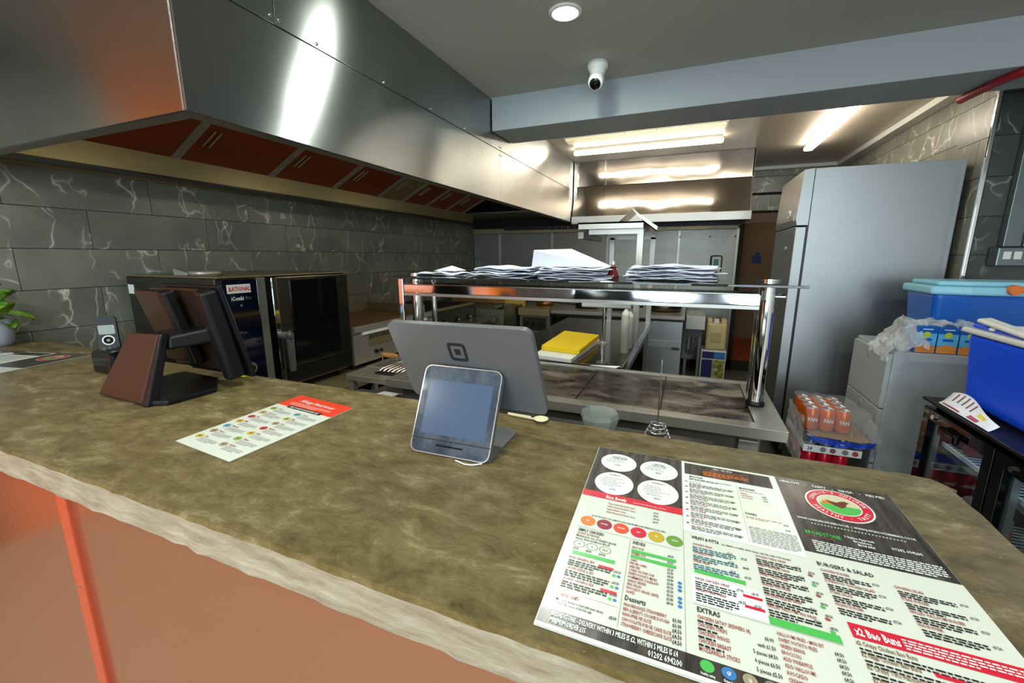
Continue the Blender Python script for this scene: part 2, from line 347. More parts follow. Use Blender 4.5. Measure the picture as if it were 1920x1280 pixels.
for i, (a, b) in enumerate(zip(ymid, ymid[1:])):
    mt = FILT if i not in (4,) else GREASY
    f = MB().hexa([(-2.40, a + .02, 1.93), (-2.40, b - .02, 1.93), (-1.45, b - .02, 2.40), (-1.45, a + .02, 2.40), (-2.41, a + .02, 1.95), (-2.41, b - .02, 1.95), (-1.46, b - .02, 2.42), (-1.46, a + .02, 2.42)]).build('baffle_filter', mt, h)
    MB().hexa([(-2.40, b - .02, 1.925), (-2.40, b + .02, 1.925), (-1.45, b + .02, 2.392), (-1.45, b - .02, 2.392), (-2.41, b - .02, 1.94), (-2.41, b + .02, 1.94), (-1.46, b + .02, 2.41), (-1.46, b - .02, 2.41)]).build('filter_rail', ST, h)
    for yy in (a + .06,):
        hh = MB()
        for dy in (0, .03): hh.cyl((-2.27, yy + dy, 1.985), (-2.16, yy + dy, 2.04), .004, n=6)
        hh.build('filter_handle', ST, f)
box('wall_gutter', GREASY, h, -2.47, -2.40, HY0 + .05, 4.6, 1.835, 1.93); box('gutter_edge', BLK, h, -2.475, -2.395, HY0 + .06, 4.6, 1.825, 1.836)
box('rear_plate', STD, h, -2.948, -2.47, HY0 + .02, 4.5, 1.93, 1.94); box('wall_rail', GREASY, h, -2.948, -2.91, HY0 + .02, 4.5, 1.875, 1.93, .006)
box('top_plate', STD, h, -2.93, HX - .02, HY0 + .02, 4.6, 2.405, 2.415)
# ---- added fill lamps, unseen inside the canopy
HLM = mat('added_canopy_glass', 'FFFFFF', .4, emit='FFF3D2', es=CAN_E)
for y, lb_ in ((1.15, 'added fill lamp hidden inside the left hood above the oven'), (2.3, 'added fill lamp hidden inside the left hood above the griddle'), (3.5, 'added fill lamp hidden inside the left hood above the chargrill')):
    t_ = thing('added_canopy_lamp', lb_, 'light', (-1.34, y + .25, 1.93))
    box('housing', STD, t_, -1.38, -1.30, y, y + .5, 1.925, 1.945); box('added_lamp_glass', HLM, t_, -1.375, -1.305, y + .01, y + .49, 1.89, 1.925, .012)
    box('hanger', STD, t_, -1.345, -1.335, y + .24, y + .26, 1.945, 2.40)
# ---- rear hood
h = thing('extraction_hood', 'polished stainless rear hood with bright light reflections above the range', 'hood', (-.35, 5.1, 1.8))
for a, b in ((-1.19, -.875), (-.872, .485)):
    box('upper_band', HOODR, h, a, b, 4.64, 4.655, 2.175, 2.418, .001)
    MB().hexa([(a, 4.55, 1.862), (b, 4.55, 1.862), (b, 4.565, 1.862), (a, 4.565, 1.862), (a, 4.64, 2.172), (b, 4.64, 2.172), (b, 4.655, 2.172), (a, 4.655, 2.172)]).build('sloped_panel', HOODR, h)
box('bottom_lip', ST, h, -1.194, .49, 4.53, 4.56, 1.785, 1.862, .002)
MB().add([(.485, 4.55, 1.79), (.485, 5.64, 1.79), (.485, 5.64, 2.418), (.485, 4.64, 2.418), (.485, 4.64, 2.172), (.485, 4.55, 1.862)], [(0, 1, 2, 3, 4, 5)]).build('end_panel', ST, h, solid=.012)
box('corner_post', CHR, h, -1.195, -1.16, 4.60, 4.64, 1.82, 2.418, .004); box('joint_strip', CHR, h, -.882, -.865, 4.634, 4.642, 2.175, 2.418)
box('wall_rail', STD, h, -2.948, -2.91, 4.66, 5.6, 1.875, 1.93); box('hood_top', STD, h, -2.9, .48, 4.66, 5.64, 1.95, 1.96)
box('rear_gutter', GREASY, h, -2.9, .48, 5.55, 5.645, 1.76, 1.83, .003)
pl = box('drilled_strip', BLK, h, -2.4, .48, 5.52, 5.55, 1.80, 1.85)
for i in range(26):
    x = -1.75 + i * .085
    MB().cyl((x, 5.512, 1.825), (x, 5.521, 1.825), .009, n=8).build('stud', CHR, pl)

# ================================================================== LIGHTS
LEDM = mat('led_diffuser', 'FFFFFF', .4, emit='FFF2DE', es=LED_E); SPM = mat('spot_diffuser', 'FFFFFF', .4, emit='FBFCEC', es=18)
def batten(label, a, b, w=.05):
    t = thing('ceiling_light', label, 'light', ((a[0] + b[0]) / 2, (a[1] + b[1]) / 2, 2.42), 'kitchen light battens')
    dx, dy = b[0] - a[0], b[1] - a[1]; hor = abs(dx) > abs(dy)
    x0, x1, y0, y1 = min(a[0], b[0]), max(a[0], b[0]), min(a[1], b[1]), max(a[1], b[1])
    if hor: y0 -= w / 2; y1 += w / 2
    else: x0 -= w / 2; x1 += w / 2
    box('body', WHITE, t, x0 + .01, x1 - .01, y0 + .004, y1 - .004, 2.395, 2.419, .003)
    box('diffuser', LEDM, t, x0, x1, y0, y1, 2.362, 2.395, .012, seg=3); return t
batten('bright strip light hung across the ceiling before the rear hood', (-1.06, 4.06), (.18, 4.06))
batten('added fill strip light on the kitchen ceiling, hidden behind the painted beam', (-.9, 3.15), (.9, 3.15))  # added out of view to fill the kitchen with light
batten('strip light running front to back on the ceiling beside the right tiled wall', (.90, 3.5), (.88, 4.68))
t = thing('ceiling_light', 'dim ribbed glow panel standing in for the strip light reflected in the ceiling', 'light', (-.43, 3.72, 2.42))
box('body', WHITE, t, -1.05, .19, 3.66, 3.80, 2.412, 2.419); PR = mat('reflection_glow', 'F5EBC8', .3, emit='F6E8C2', es=.3)
for i in range(5): box('glow_cell', PR, t, -1.04 + i * .244, -1.04 + i * .244 + .238, 3.665, 3.795, 2.395, 2.412, .006)  # glowing cells stand in for the strip light's reflection in the ceiling
def downlight(x, y, label, grp=None):
    t = thing('downlight', label, 'light', (x, y, 2.4), grp)
    MB().lathe((x, y, 2.4), [(.052, -.001), (.066, -.001), (.066, -.006), (.052, -.009), (.05, -.004)], 28).build('bezel', WHITE, t)
    MB().cyl((x, y, 2.3955), (x, y, 2.3995), .0515, n=28).build('lens', SPM, t)
    l = area('downlight_beam', (x, y, 2.388), (0, 0, 0), .09, .09, SPOT_E, (.94, 1, .90), 'DISK')
downlight(-.53, 1.83, 'round white recessed ceiling spotlight in front of the beam')
for x, y in ((-.53, .35), (-.53, -1.1), (1.2, .35), (1.2, -1.1), (-2.1, -.4), (-2.1, -1.6), (-.53, -2.6), (1.2, -2.6)): downlight(x, y, 'recessed spotlight over the customer side of the shop', 'customer side spotlights')
pl_ = thing('added_passage_lamp', 'added unseen round fill lamp in the passage beyond the doorway', 'light', (1.3, 6.5, 2.3))  # added out of view to brighten the passage
MB().cyl((1.3, 6.5, 2.27), (1.3, 6.5, 2.299), .12, n=24).build('added_lamp_glass', mat('added_passage_glass', 'FFFFFF', .4, emit='FFE2B8', es=9), pl_); MB().cyl((1.3, 6.5, 2.285), (1.3, 6.5, 2.2995), .13, n=24).build('base', WHITE, pl_)
# cctv camera
t = thing('security_camera', 'small white dome security camera under the ceiling near the beam', 'camera', (-.5, 2.33, 2.4))
MB().lathe((-.5, 2.33, 2.4), [(0, -.0), (.05, 0), (.052, -.022), (.044, -.03), (.036, -.055), (0, -.058)], 24).build('base', WHITE, t)
Mx = Matrix.Rotation(R(-48), 3, 'X') @ Matrix.Rotation(R(0), 3, 'Y')
ey = MB().lathe((-.5, 2.315, 2.318), [(0, .042), (.026, .036), (.038, .012), (.038, -.03), (.03, -.044), (.0, -.044)], 24, Mx).build('eyeball', WHITE, t)
MB().lathe((-.5, 2.315, 2.318), [(0, -.046), (.027, -.0455), (.029, -.040)], 24, Mx).build('lens', BLKG, ey)
# red curved pipe under the beam
pts = [(1.155 + .03 * i / 12 + .03 * (i / 12) ** 3, 2.9 - .34 * i / 12, 2.194) for i in range(13)] + [(1.25, 2.545, 2.198), (1.32, 2.535, 2.20), (1.5, 2.535, 2.20)]
tag(MB().tube(pts, .018, 10).build('cable_pipe', mat('red_pipe', '8E1626', .4)), 'dark red curved pipe fixed under the beam at right', 'pipe')
# trunking and switch box on the right tiled wall
t = thing('cable_trunking', 'steel cable trunking with a twin switch box on the dark tiled wall', 'trunking', (1.6, 3.1, 1.5))
TR = mat('trunking_steel', '6E7A7A', .35, .8)
box('trunk', TR, t, 1.50, 1.57, 3.055, 3.10, 1.50, 2.40, .003); box('trunk_lid', TR, t, 1.57, 1.70, 3.04, 3.10, 1.50, 2.40, .003)
sb = box('switch_box', TR, t, 1.47, 1.66, 3.02, 3.10, 1.40, 1.497, .006)
for x in (1.49, 1.53): box('rocker', WHITE, sb, x, x + .03, 3.012, 3.021, 1.435, 1.475, .003)
MB().cyl((1.6, 3.035, 1.53), (1.6, 3.04, 1.53), .006).build('screw', CHR, t)

# ================================================================== FRONT COUNTER
ct = thing('service_counter', 'service counter with an olive resin coated timber top and copper coloured front panels', 'counter', (-1.2, .65, FZ))
rn = random.Random(3)
out = []
x = -2.946
while x < .43: out.append((x, .358 + rn.uniform(-.0015, .0015))); x += .03
y = .36
while y < .90: out.append((.455 + rn.uniform(-.002, .002), y)); y += .03
out += [(.455, .925), (.44, .947), (.40, .955)]
x = .37
while x > -1.0: out.append((x, .952 + rn.uniform(-.003, .003))); x -= .03
out += [(-1.3, .95), (-2.0, .952), (-2.45, .975), (-2.8, .985), (-2.946, .96)]
n = len(out); m = MB()
top = [(a, b, 1.05) for a, b in out]; mid = [(a + (.002 if a > .4 else 0), b - (.004 if b < .4 else -.003), 1.043) for a, b in out]
bot = [(a + rn.uniform(-.003, .003), b + rn.uniform(-.002, .001), .985 + rn.uniform(-.002, .002)) for a, b in out]
m.add(top, [tuple(range(n))], mi=0); m.add(top + mid, [(i, n + i, n + (i + 1) % n, (i + 1) % n) for i in range(n)], mi=0)
m.add(mid + bot, [(i, n + i, n + (i + 1) % n, (i + 1) % n) for i in range(n)], True, mi=1); m.add(bot, [tuple(range(n - 1, -1, -1))], mi=1)
m.build('countertop', [CT, CE], ct)
box('left_panel', COPPER, ct, -2.946, -1.192, .384, .40, FZ, .984); box('right_panel', COPPER, ct, -1.158, .42, .384, .40, FZ, .984)
cs = box('cover_strip', REDT, ct, -1.194, -1.156, .374, .40, FZ, .984, .003)
for z in (.75, .4, .2): MB().cyl((-1.168, .369, z), (-1.168, .375, z), .004, n=10).build('screw', CHR, cs)
box('carcass', BLK, ct, -2.94, .42, .40, .90, FZ, .984)
# back shelf under the counter top, staff side
bs = thing('back_shelf', 'low black shelf behind the service counter, below the glass-topped pass', 'shelf', (-.5, 1.15, FZ))
box('shelf_board', BLK, bs, -1.0, .10, .97, 1.27, .905, .93, .003)
for x in (-.98, .06): box('side_panel', BLK, bs, x, x + .02, .97, 1.26, FZ, .905)

# ---- menus
def page_parts(parent):
    store = {}
    def g(name, m, z): return store.setdefault((name, m.name), (MB(), name, m, z))
    return store, g
def menu(parent, pm, detail):
    store = {}
    def lay(name, m, z):
        k = (name, m.name, z)
        if k not in store: store[k] = (MB(), name, m)
        return store[k][0]
    def rect(name, m, u0, v0, u1, v1, z=.0003, skew=0):
        P = [pm(u0, v1, z), pm(u1, v1, z), pm(u1, v0, z), pm(u0, v0, z)]; MB().add(P, [(0, 1, 2, 3)]).build(name, m, parent)
    def ell(name, m, u, v, a, b_, z=.0006, n=28, inner=0):
        b = lay(name, m, z) if name == 'tick_spot' else MB()
        if inner: 
            P = [pm(u + a * k * math.cos(2 * math.pi * i / n), v - b_ * k * math.sin(2 * math.pi * i / n), z) for k in (1, inner) for i in range(n)]
            b.add(P, [(i, (i + 1) % n, n + (i + 1) % n, n + i) for i in range(n)])
        else: b.add([pm(u + a * math.cos(2 * math.pi * i / n), v - b_ * math.sin(2 * math.pi * i / n), z) for i in range(n)], [tuple(range(n))])
        if name != 'tick_spot': b.build(name, m, parent)
    def T(s, u, v, size, m=INK, sx=.8, bold=.02, al='LEFT', z=.0009, name='lettering', w=0):
        text((parent, name), s, (u, v, 0), (1, 0, 0), (0, 1, 0), size, m, sx * .70, bold, al, lambda a, b: pm(a, b, z), w)
    rg = random.Random(11)
    def fine(u, v, w, lines, m=INK, h=.0016, lh=.0036, z=.0007):  # body copy too small to read
        b = lay('fine_print', m, z)
        for k in range(lines):
            a = u; end = u + w * (1 if k < lines - 1 else rg.uniform(.5, .9))
            while a < end:
                ww = rg.uniform(.003, .009); vv = v + k * lh
                b.add([pm(a, vv + h, z), pm(min(a + ww, end), vv + h, z), pm(min(a + ww, end), vv, z), pm(a, vv, z)], [(0, 1, 2, 3)]); a += ww + .0013
    # panel 1
    rect('header_print', WOODP, .001, .001, .1625, .180)
    for (u, v) in ((.047, .057), (.122, .060), (.048, .138), (.123, .139)): ell('oval_print', INKW, u, v, .034, .036 if v < .1 else .039)
    rect('red_band', RED, .001, .176, .1625, .194, .0005)
    rect('wood_strip', WOODP, .001, .443, .489, .464)
    rect('white_edge', INKW, 0, .4645, .49, .4695, .0005)
    # panel 2
    rect('white_panel', INKW, .163, .002, .3215, .232, .0003)
    rect('header_print', WOODP, .168, .008, .312, .052, .0006)
    # panel 3
    rect('header_print', WOODP, .3225, -.001, .4895, .2155, .0003)
    ell('logo_ring', INKW, .402, .068, .046, .048, .0006, 40); ell('logo_ring', RED, .402, .068, .0435, .0455, .0008, 40); ell('logo_ring', INKW, .402, .068, .030, .031, .0010, 40)
    ell('logo_field', mat('logo_sky', 'C9C8A8', .3), .402, .068, .028, .029, .0012, 32)
    b = lay('logo_field', GRN, .0014); P = [pm(.402 + .028 * math.cos(math.pi * (1 + i / 16)), .070 - .027 * math.sin(math.pi * (1 + i / 16)), .0014) for i in range(17)]; b.add(P, [tuple(range(17))])
    b = lay('logo_field', ORG, .0013); b.add([pm(.378, .070, .0013), pm(.402, .070, .0013), pm(.396, .060, .0013), pm(.380, .062, .0013)], [(0, 1, 2, 3)])
    # plain bird shape
    bd = [(.385, .056), (.392, .060), (.400, .062), (.408, .056), (.413, .054), (.418, .058), (.414, .062), (.410, .072), (.404, .078), (.396, .074), (.390, .066)]
    lay('logo_bird', mat('logo_brown', '6B3220', .3), .0016).add([pm(u, v, .0016) for u, v in reversed(bd)], [tuple(range(len(bd)))])
    s = "CHARLIE'S CHICKEN · AMAZING · TASTY · HEALTHY · "
    if detail:
        for arc, txt, dirn in ((1, "CHARLIE'S CHICKEN", 1), (-1, 'HEALTHY · TASTY', -1)):
            L_ = len(txt)
            for i, ch in enumerate(txt):
                if arc == 1: th = math.pi * (.93 - .86 * i / (L_ - 1))
                else: th = math.pi * (1.12 + .76 * i / (L_ - 1))
                r = .0335 if arc == 1 else .0405
                cu, cv = .402 + r * math.cos(th), .068 - r * 1.03 * math.sin(th)
                rot = th - math.pi / 2 if arc == 1 else th + math.pi / 2
                ca, sa = math.cos(rot), math.sin(rot)
                text((parent, 'logo_lettering'), ch, (0, 0, 0), (1, 0, 0), (0, 1, 0), .0095, INKW, .8, .03, 'CENTER', (lambda cu, cv, ca, sa: lambda a, b: pm(cu + a * ca + b * sa, cv - a * sa + b * ca, .0012))(cu, cv, ca, sa))
    else: pass
    rect('red_band', RED, .335, .335, .487, .356, .0006)
    for u in (.163,): rect('fold_line', INKG, u, .0, u + .0004, .443, .0004)
    cols = [ORG, mat('print_maroon', '8E1F38', .3), mat('print_coral', 'D9482E', .3), RED, mat('print_mustard', 'B9A02A', .3), mat('print_olive', '6B9440', .3)]
    for i in range(6): ell('sauce_spot', cols[i], .024 + i * .0254, .264, .0115, .0118)
    for (u0, v0, u1, v1) in ((.016, .337, .075, .3435), (.094, .304, .153, .310), (.094, .316, .153, .322), (.176, .311, .236, .318), (.253, .360, .3215, .371)): rect('green_band', GRN, u0, v0, u1, v1, .0006)
    rect('pale_box', mat('print_pale_blue', 'E4F4FA', .3), .172, .323, .253, .370, .0004)
    for (u, v) in ((.205, .335), (.205, .352)): rect('red_tag', RED, u + .025, v, u + .046, v + .0045, .0008)
    for (u, v) in ((.055, .352), (.064, .391)): rect('red_tag', RED, u, v, u + .020, v + .0045, .0008)
    for (u, v, m_) in ((.183, .4515, GRN), (.203, .4515, mat('print_blue', '3A78B8', .3)), (.222, .4515, mat('print_taupe', '9A9078', .3)), (.241, .4515, INKG)): ell('key_spot', m_, u, v, .0068, .0068)
    if not detail: 
        fine(.02, .2, .12, 8, INKG, .003, .012); fine(.175, .07, .12, 12, INKG, .003, .012); fine(.18, .26, .28, 14, INKG, .003, .012)
    else:
        T('Rice Bowls', .041, .192, .0135, INKW, .85, .03, w=0.034); T('Served with Mexican Rice & Slaw', .086, .190, .0055, INKW, .9, .0, w=0.052)
        T('HOW WOULD YOU LIKE IT? CHOOSE FROM OUR DELICIOUS SAUCES...', .027, .250, .0052, INK, .78, w=0.113)
        for i, s in enumerate(('Crispy Chicken Rice Bowl + Sauce', 'Grilled Chicken Rice Bowl + Sauce', 'Naga Beef Bowl + Sauce', 'Grilled Halloumi Rice Bowl + Sauce')): T(s, .047, .207 + i * .0082, .0056, INKR, .8); T(('£9.00', '£8.50', '£10.00', '£8.50')[i], .119, .207 + i * .0082, .0062, INK, .8)
        for i, (ls, pr_) in enumerate(((("CHARLIE'S CHOICE", 'FULL BIRD CHICKEN'), '£14.00'), (('FAMILY FEAST', 'WHOLE CHICKEN'), '£22.00'), (('PLATTER NO 1',), '£15.00'), (('PLATTER NO 2',), '£22.00'))):
            u, v = ((.047, .037), (.122, .040), (.048, .112), (.123, .113))[i]
            for k, s in enumerate(ls): T(s, u, v + k * .006, .0058, INK, .8, .02, 'CENTER')
            for k in range(3 if i < 2 else 6): w = (.040, .05, .046, .05, .04, .036)[k]; fine(u - w / 2, v + .009 + k * .0058, w, 1, INKG)
            T(pr_, u, v + (.034 if i < 2 else .051), .007, INK, .8, .02, 'CENTER')
        for i, s in enumerate(('BBQ', 'HOT BBQ', 'MEXICAN', 'HOT', 'PIRI', 'LEMON')): T(s, .024 + i * .0254, .2655, .0048, INKW, .75, .02, 'CENTER')
        rect('rule_line', INKG, .01, .2815, .158, .2820, .0006)
        T('SIMPLY CHICKEN', .014, .2925, .0092, INK, .72, .02, w=0.038); T('CHICKEN ON THE BONE', .014, .2995, .0066, INKR, .75, w=0.033); T("Marinated in one of Charlie's special", .014, .3055, .0060, INK, .8, w=0.058); T('sauces. How would you like it?', .014, .3115, .0060, INK, .8, w=0.05)
        for i, s in enumerate(('1/4', '1/2', 'Whole')): ell('ring_print', INK, .022 + i * .0185, .321, .0082, .0070, .0006, 24, .93); T(s, .022 + i * .0185, .323, .005, INK, .8, .01, 'CENTER'); T(('£5.00', '£8.00', '£14.00')[i], .0155 + i * .018, .334, .0062, INK, .8)
        for i, s in enumerate(('NAGA CHICKEN & SIDE', 'CHICKEN SIZZLER & SIDE', 'CRANKED CHICKEN & SIDE')): T(s, .014, .3535 + i * .0198, .0062, INKR, .76); fine(.015, .3565 + i * .0198, .058, 3, INK, .0022, .0040); T('£10.50', .076, .359 + i * .0198, .006, INK, .78); [ell('tick_spot', c, .077 + k * .006, .364 + i * .0198, .0024, .0022) for k, c in ((0, GRN), (1, mat('print_blue', '3A78B8')))]
        rect('rule_line', INKG, .014, .4125, .088, .4129, .0006)
        T('LOADED CHIPS', .014, .4215, .0085, INKR, .76, .02, w=0.028); T('Marinated chicken or beef with your choice', .015, .4285, .0054, INK, .8, w=0.058); T('of sauce & choice of Piri Piri salt', .015, .434, .0054, INK, .8, w=0.045); T('£8.00', .080, .4325, .0068, INK, .8)
        rect('rule_line', INKG, .0905, .285, .0909, .440, .0006)
        T('SIDES', .094, .2925, .0092, INK, .75, .02, w=0.018); T('SPICY RICE', .094, .302, .0062, INKR, .78); T('£4.00', .142, .302, .0062, INK, .8); T('STEAMED RICE', .094, .3150, .0055, INKR, .78); T('£3.20', .142, .3150, .0062, INK, .8)
        for i, (s, p_) in enumerate((('CHIPS', '£3.20'), ('PIRI PIRI CHIPS', '£3.50'), ('WEDGES', '£4.00'), ('CORN ON THE COB', '£3.80'), ('SWEET POTATO MASH', '£3.80'), ('HOMEMADE COLESLAW', '£3.50'), ('GARLIC BREAD', '£3.50'), ('SIDE SALAD', '£3.20'), ('AVOCADO SALAD (SIDE)', '£3.80'), ('OLIVES', '£4.00'))):
            T(s, .094, .3285 + i * .0064, .0062, INKR, .8); T(p_, .142, .3285 + i * .0064, .0062, INK, .8)
            if i in (3, 4, 5, 7, 8, 9): ell('tick_spot', mat('print_blue', '3A78B8'), .1575, .3265 + i * .0064, .0026, .0024)
        T('Desserts', .094, .3985, .0115, INK, .8, .02, w=0.025)
        for i, (s, p_) in enumerate((('HAAGEN-DAZS STRAWBERRY', '£6.00'), ("BEN & JERRY'S COOKIE DOUGH", '£6.00'), ('BANOFFEE PIE SLICE', '£4.50'), ('CHOCOLATE FUDGE CAKE SLICE', '£4.50'), ('STRAWBERRY CHEESECAKE SLICE', '£4.50'))): T(s, .094, .407 + i * .0072, .0068, INKR, .76); T(p_, .149, .409 + i * .0073, .0078, INK, .8)
        T('BROADSTONE - DELIVERY WITHIN 3 MILES IS £2, WITHIN 5 MILES IS £4', .016, .4525, .0096, INKW, .72, .02, w=0.139); T('MINIMUM ORDER £15', .016, .4615, .0096, INKW, .72, .02, w=0.042); T('01202 694200', .125, .4622, .0098, INKW, .8, .02, w=0.034)
        # panel 2
        T('KIDS - ALL £7.00', .235, .0185, .008, INKW, .8, .02, 'CENTER'); T('CHOOSE ONE OF OUR FAVOURITE MEALS', .237, .027, .0066, ORG, .75, .0, 'CENTER'); fine(.20, .031, .075, 3, ORG, .003, .006)
        T('SMOOTHIES', .175, .0635, .0078, INK, .8, .02); fine(.175, .067, .07, 2, INK)
        for i, s in enumerate(('COCO LOCO', 'BERRY KEEN', 'TROPICAL TWIST', 'MANGO MADNESS', 'GREEN GODDESS', 'DETOX DREAM', 'BERRY BURST', 'COCONUT CRUSH')):
            T(s, .175, .083 + i * .0185, .0058, INKR, .8); fine(.175, .0865 + i * .0185, .068, 3, INK); T('£5.50', .238, .0905 + i * .0185, .0058, INK, .8); ell('tick_spot', [INKG, INKR][i % 2], .170, .081 + i * .0185, .0022, .002)
        rect('rule_line', INKG, .2525, .06, .2529, .226, .0006)
        T('MILKSHAKES', .256, .0735, .0078, INK, .8, .02); fine(.256, .078, .055, 1, INKR); T('VANILLA', .256, .090, .0052, INKR, .8); T('STRAWBERRY', .256, .097, .0052, INKR, .8); T('CHOCOLATE', .256, .104, .0052, INKR, .8)
        for k in range(3): T('£4.50', .289, .090 + k * .007, .0056, INK, .8)
        T('DRINKS', .256, .153, .0085, INK, .8, .02); fine(.256, .158, .05, 2, INKR); T('£2.00', .306, .165, .0056, INK, .8); T('£2.50', .306, .178, .0056, INK, .8); fine(.256, .185, .062, 12, INKG, .0013, .0034)
        ell('watermark_ring', mat('print_pale_green', 'DCE6D6', .3), .255, .14, .055, .06, .0005, 36, .86); ell('watermark_ring', mat('print_pale_green', 'DCE6D6', .3), .255, .14, .042, .046, .0005, 36)
        T('WRAPS & PITTA', .174, .248, .0098, INK, .76, .02, w=0.037); T('ALL WRAPS COOKED WITH SALAD, SAUCES, AND OUR SALADS', .214, .248, .0048, INK, .8, w=0.085)
        for i, (s, a, b_) in enumerate((('CHICKEN WRAP', '£7.50', '£9.25'), ('CHICKEN PITTA', '£7.80', '£8.85'), ('STEAK WRAP', '£8.25', '£9.25'))): T(s, .175, .262 + i * .018, .0062, INKR, .8); fine(.175, .2655 + i * .018, .055, 3, mat('print_teal', '2A6A7A'), .0022, .0040); T(a, .219, .266 + i * .018, .006, INK, .8); T(b_, .236, .270 + i * .018, .006, INK, .8)
        for i, (s, a, b_) in enumerate((('NAGA CHICKEN WRAP', '£7.95', '£8.95'), ('NAGA STEAK WRAP', '£8.55', '£9.55'))): T(s, .176, .331 + i * .0195, .0068, INKR, .8); fine(.176, .334 + i * .0195, .047, 4, INK, .0022, .0038); T(a, .2235, .333 + i * .0195, .0064, INK, .8); T(b_, .240, .333 + i * .0195, .0064, INK, .8)
        for i, s in enumerate(('CHICKEN TIKKA WRAP', 'CRISPY CHICKEN WRAP', 'SWEET CHILLI WRAP', 'GRILLED VEG WRAP', 'CHICKEN SIZZLER WRAP', 'GRILLED HALLOUMI VEG WRAP')): T(s, .255, .256 + i * .0178, .0062, INKR, .8); fine(.255, .2595 + i * .0178, .052, 3, INK, .0022, .0040); T('£7.50', .300, .2615 + i * .0178, .006, INK, .8); T('£8.50', .3145, .2655 + i * .0178, .006, INK, .8); ell('tick_spot', [INKR, GRN][i % 2], .316, .2685 + i * .0178, .0028, .0022)
        rect('rule_line', INKG, .172, .3725, .3215, .3729, .0006)
        T('EXTRAS', .176, .3835, .0105, INK, .78, .02, w=0.025)
        for i, (s, p_) in enumerate((('CHICKEN SATAY SKEWERS (4)', '£6.90'), ('CHICKEN STRIPS', 'each £1.50'), ('CHICKEN WINGS', '5 pieces £4.50'), ('CHICKEN BREAST', '6 pieces £6.50'), ('MOZZARELLA STICKS', '5 pieces £5.50'))):
            T(s, .176, .3935 + i * .0105, .0074, INKR, .78); T(p_, .2525, .3965 + i * .0105, .0070, INK, .8, .02, 'RIGHT'); 
            if i < 4: fine(.176, .3955 + i * .0105, .03, 1, INK, .0024)
        for i, s in enumerate(('HALLOUMI FRIES - MINI BIT', 'SWEET POTATO FRIES', 'GREEN BEANS', 'BROCCOLI', 'ADD PINEAPPLE', 'ADD HALLOUMI', 'AVOCADO', 'CREAMY JALAPENO')): T(s, .2575, .384 + i * .0078, .0066, INKR, .78); T('£4.50', .309, .389 + i * .0072, .0066, INK, .8)
        # panel 3
        T('HEALTHY    -    TASTY    -    NAGA    -    PIRI PIRI', .328, .0185, .0105, INKW, .80, .02, w=0.15)
        T('WWW.CHARLIESCHICKEN.CO.UK  |  WWW.JUSTSMOOTHIEMENUS.CO.UK', .331, .1325, .0074, INKW, .86, .02, w=0.146)
        T('* ' * 28, .347, .1435, .0066, INKW, .86, .02, w=0.115)
        T('BROADSTONE', .333, .171, .0125, GRN, .8, .02, w=0.044); fine(.333, .1735, .045, 1, INKR, .002)
        T('3 Station Approach', .383, .162, .0076, INKW, .85, .02); T('Broadstone', .392, .1695, .0076, INKW, .85, .02); T('BH18 8AX', .395, .177, .0076, INKW, .85, .02); T('01202 694200', .436, .169, .0086, INKW, .8, .02, w=0.034)
        fine(.337, .1855, .145, 6, INKW, .0024, .0046)
        T('BURGERS & SALAD', .330, .2425, .0105, INK, .80, .02, w=0.062)
        for i, s in enumerate(('CHICKEN BURGER', 'SUPERFOOD CHICKEN SALAD', 'STEAK SALAD', 'VEGAN BURGER')): T(s, .331, .2535 + i * .0195, .0068, INKR, .8); fine(.332, .257 + i * .0195, .05, 3, INK, .0022, .0038); T('£7.50', .384, .2590 + i * .0195, .006, INK, .8)
        for i, s in enumerate(('CHICKEN SALAD', 'STEAK BURGER', 'GRILLED HALLOUMI BURGER', 'VEG BURGER')): T(s, .408, .2535 + i * .0195, .0068, INKR, .8); fine(.409, .257 + i * .0195, .055, 3, INK, .0022, .0038); T('£9.50', .468, .2590 + i * .0195, .006, INK, .8)
        T('x2 Bao Buns', .339, .3515, .0155, INKW, .8, .03, w=0.04); fine(.382, .3395, .098, 4, INKW, .0019, .0038, .0009)
        for i, s in enumerate(('x2 Crispy Chicken Bao Buns', 'x2 Naga Chicken Bao Buns', 'x2 Crispy Tofu Halloumi Bao Buns', 'x2 Pulled Beef Bao Buns')): T(s, .335, .365 + i * .0145, .0082, mat('print_brown', '7A5A32'), .78); fine(.336, .3685 + i * .0145, .14, 2, INK, .0022, .0042)
        rect('red_tag', RED, .395, .3745, .42, .379, .0008)
        for i, s in enumerate(('Healthy eating', 'Gluten free', 'Nuts', 'Milk')): T(s, .183 + i * .0195, .4625, .0044, INKW, .75, .02, 'CENTER')
        T('GF', .203, .4540, .0062, INKW, .8, .02, 'CENTER'); T('N', .222, .4540, .0062, INKW, .8, .02, 'CENTER')
    for (b, name, m_) in store.values():
        if b.f:
            o = b.build(name, m_, parent)
            if name in ('tick_spot', 'fine_print'): o['kind'] = 'stuff'
def pm1(u, v, z=0): return Vector((-.148 + u + v * .04 * (1 - u / .49), .844 - v, 1.0525 + z))
mn = thing('menu', 'large laminated food menu lying near the right end of the counter', 'menu', (.1, .6, 1.051))
MB().slab([pm1(0, .47, -.0015), pm1(.49, .47, -.0015), pm1(.49, 0, -.0015), pm1(0, 0, -.0015)], (0, 0, .0015)).build('sheet', MENU, mn)
menu(mn, pm1, True)
A13 = R(13)
def pm2(u, v, z=0):
    a = u - .49; return Vector((-2.255 + a * math.cos(A13) + v * math.sin(A13), .900 + a * math.sin(A13) - v * math.cos(A13), 1.0525 + z))
mn2 = thing('menu', 'second laminated menu lying at the far left of the counter by the plant', 'menu', (-2.5, .7, 1.051))
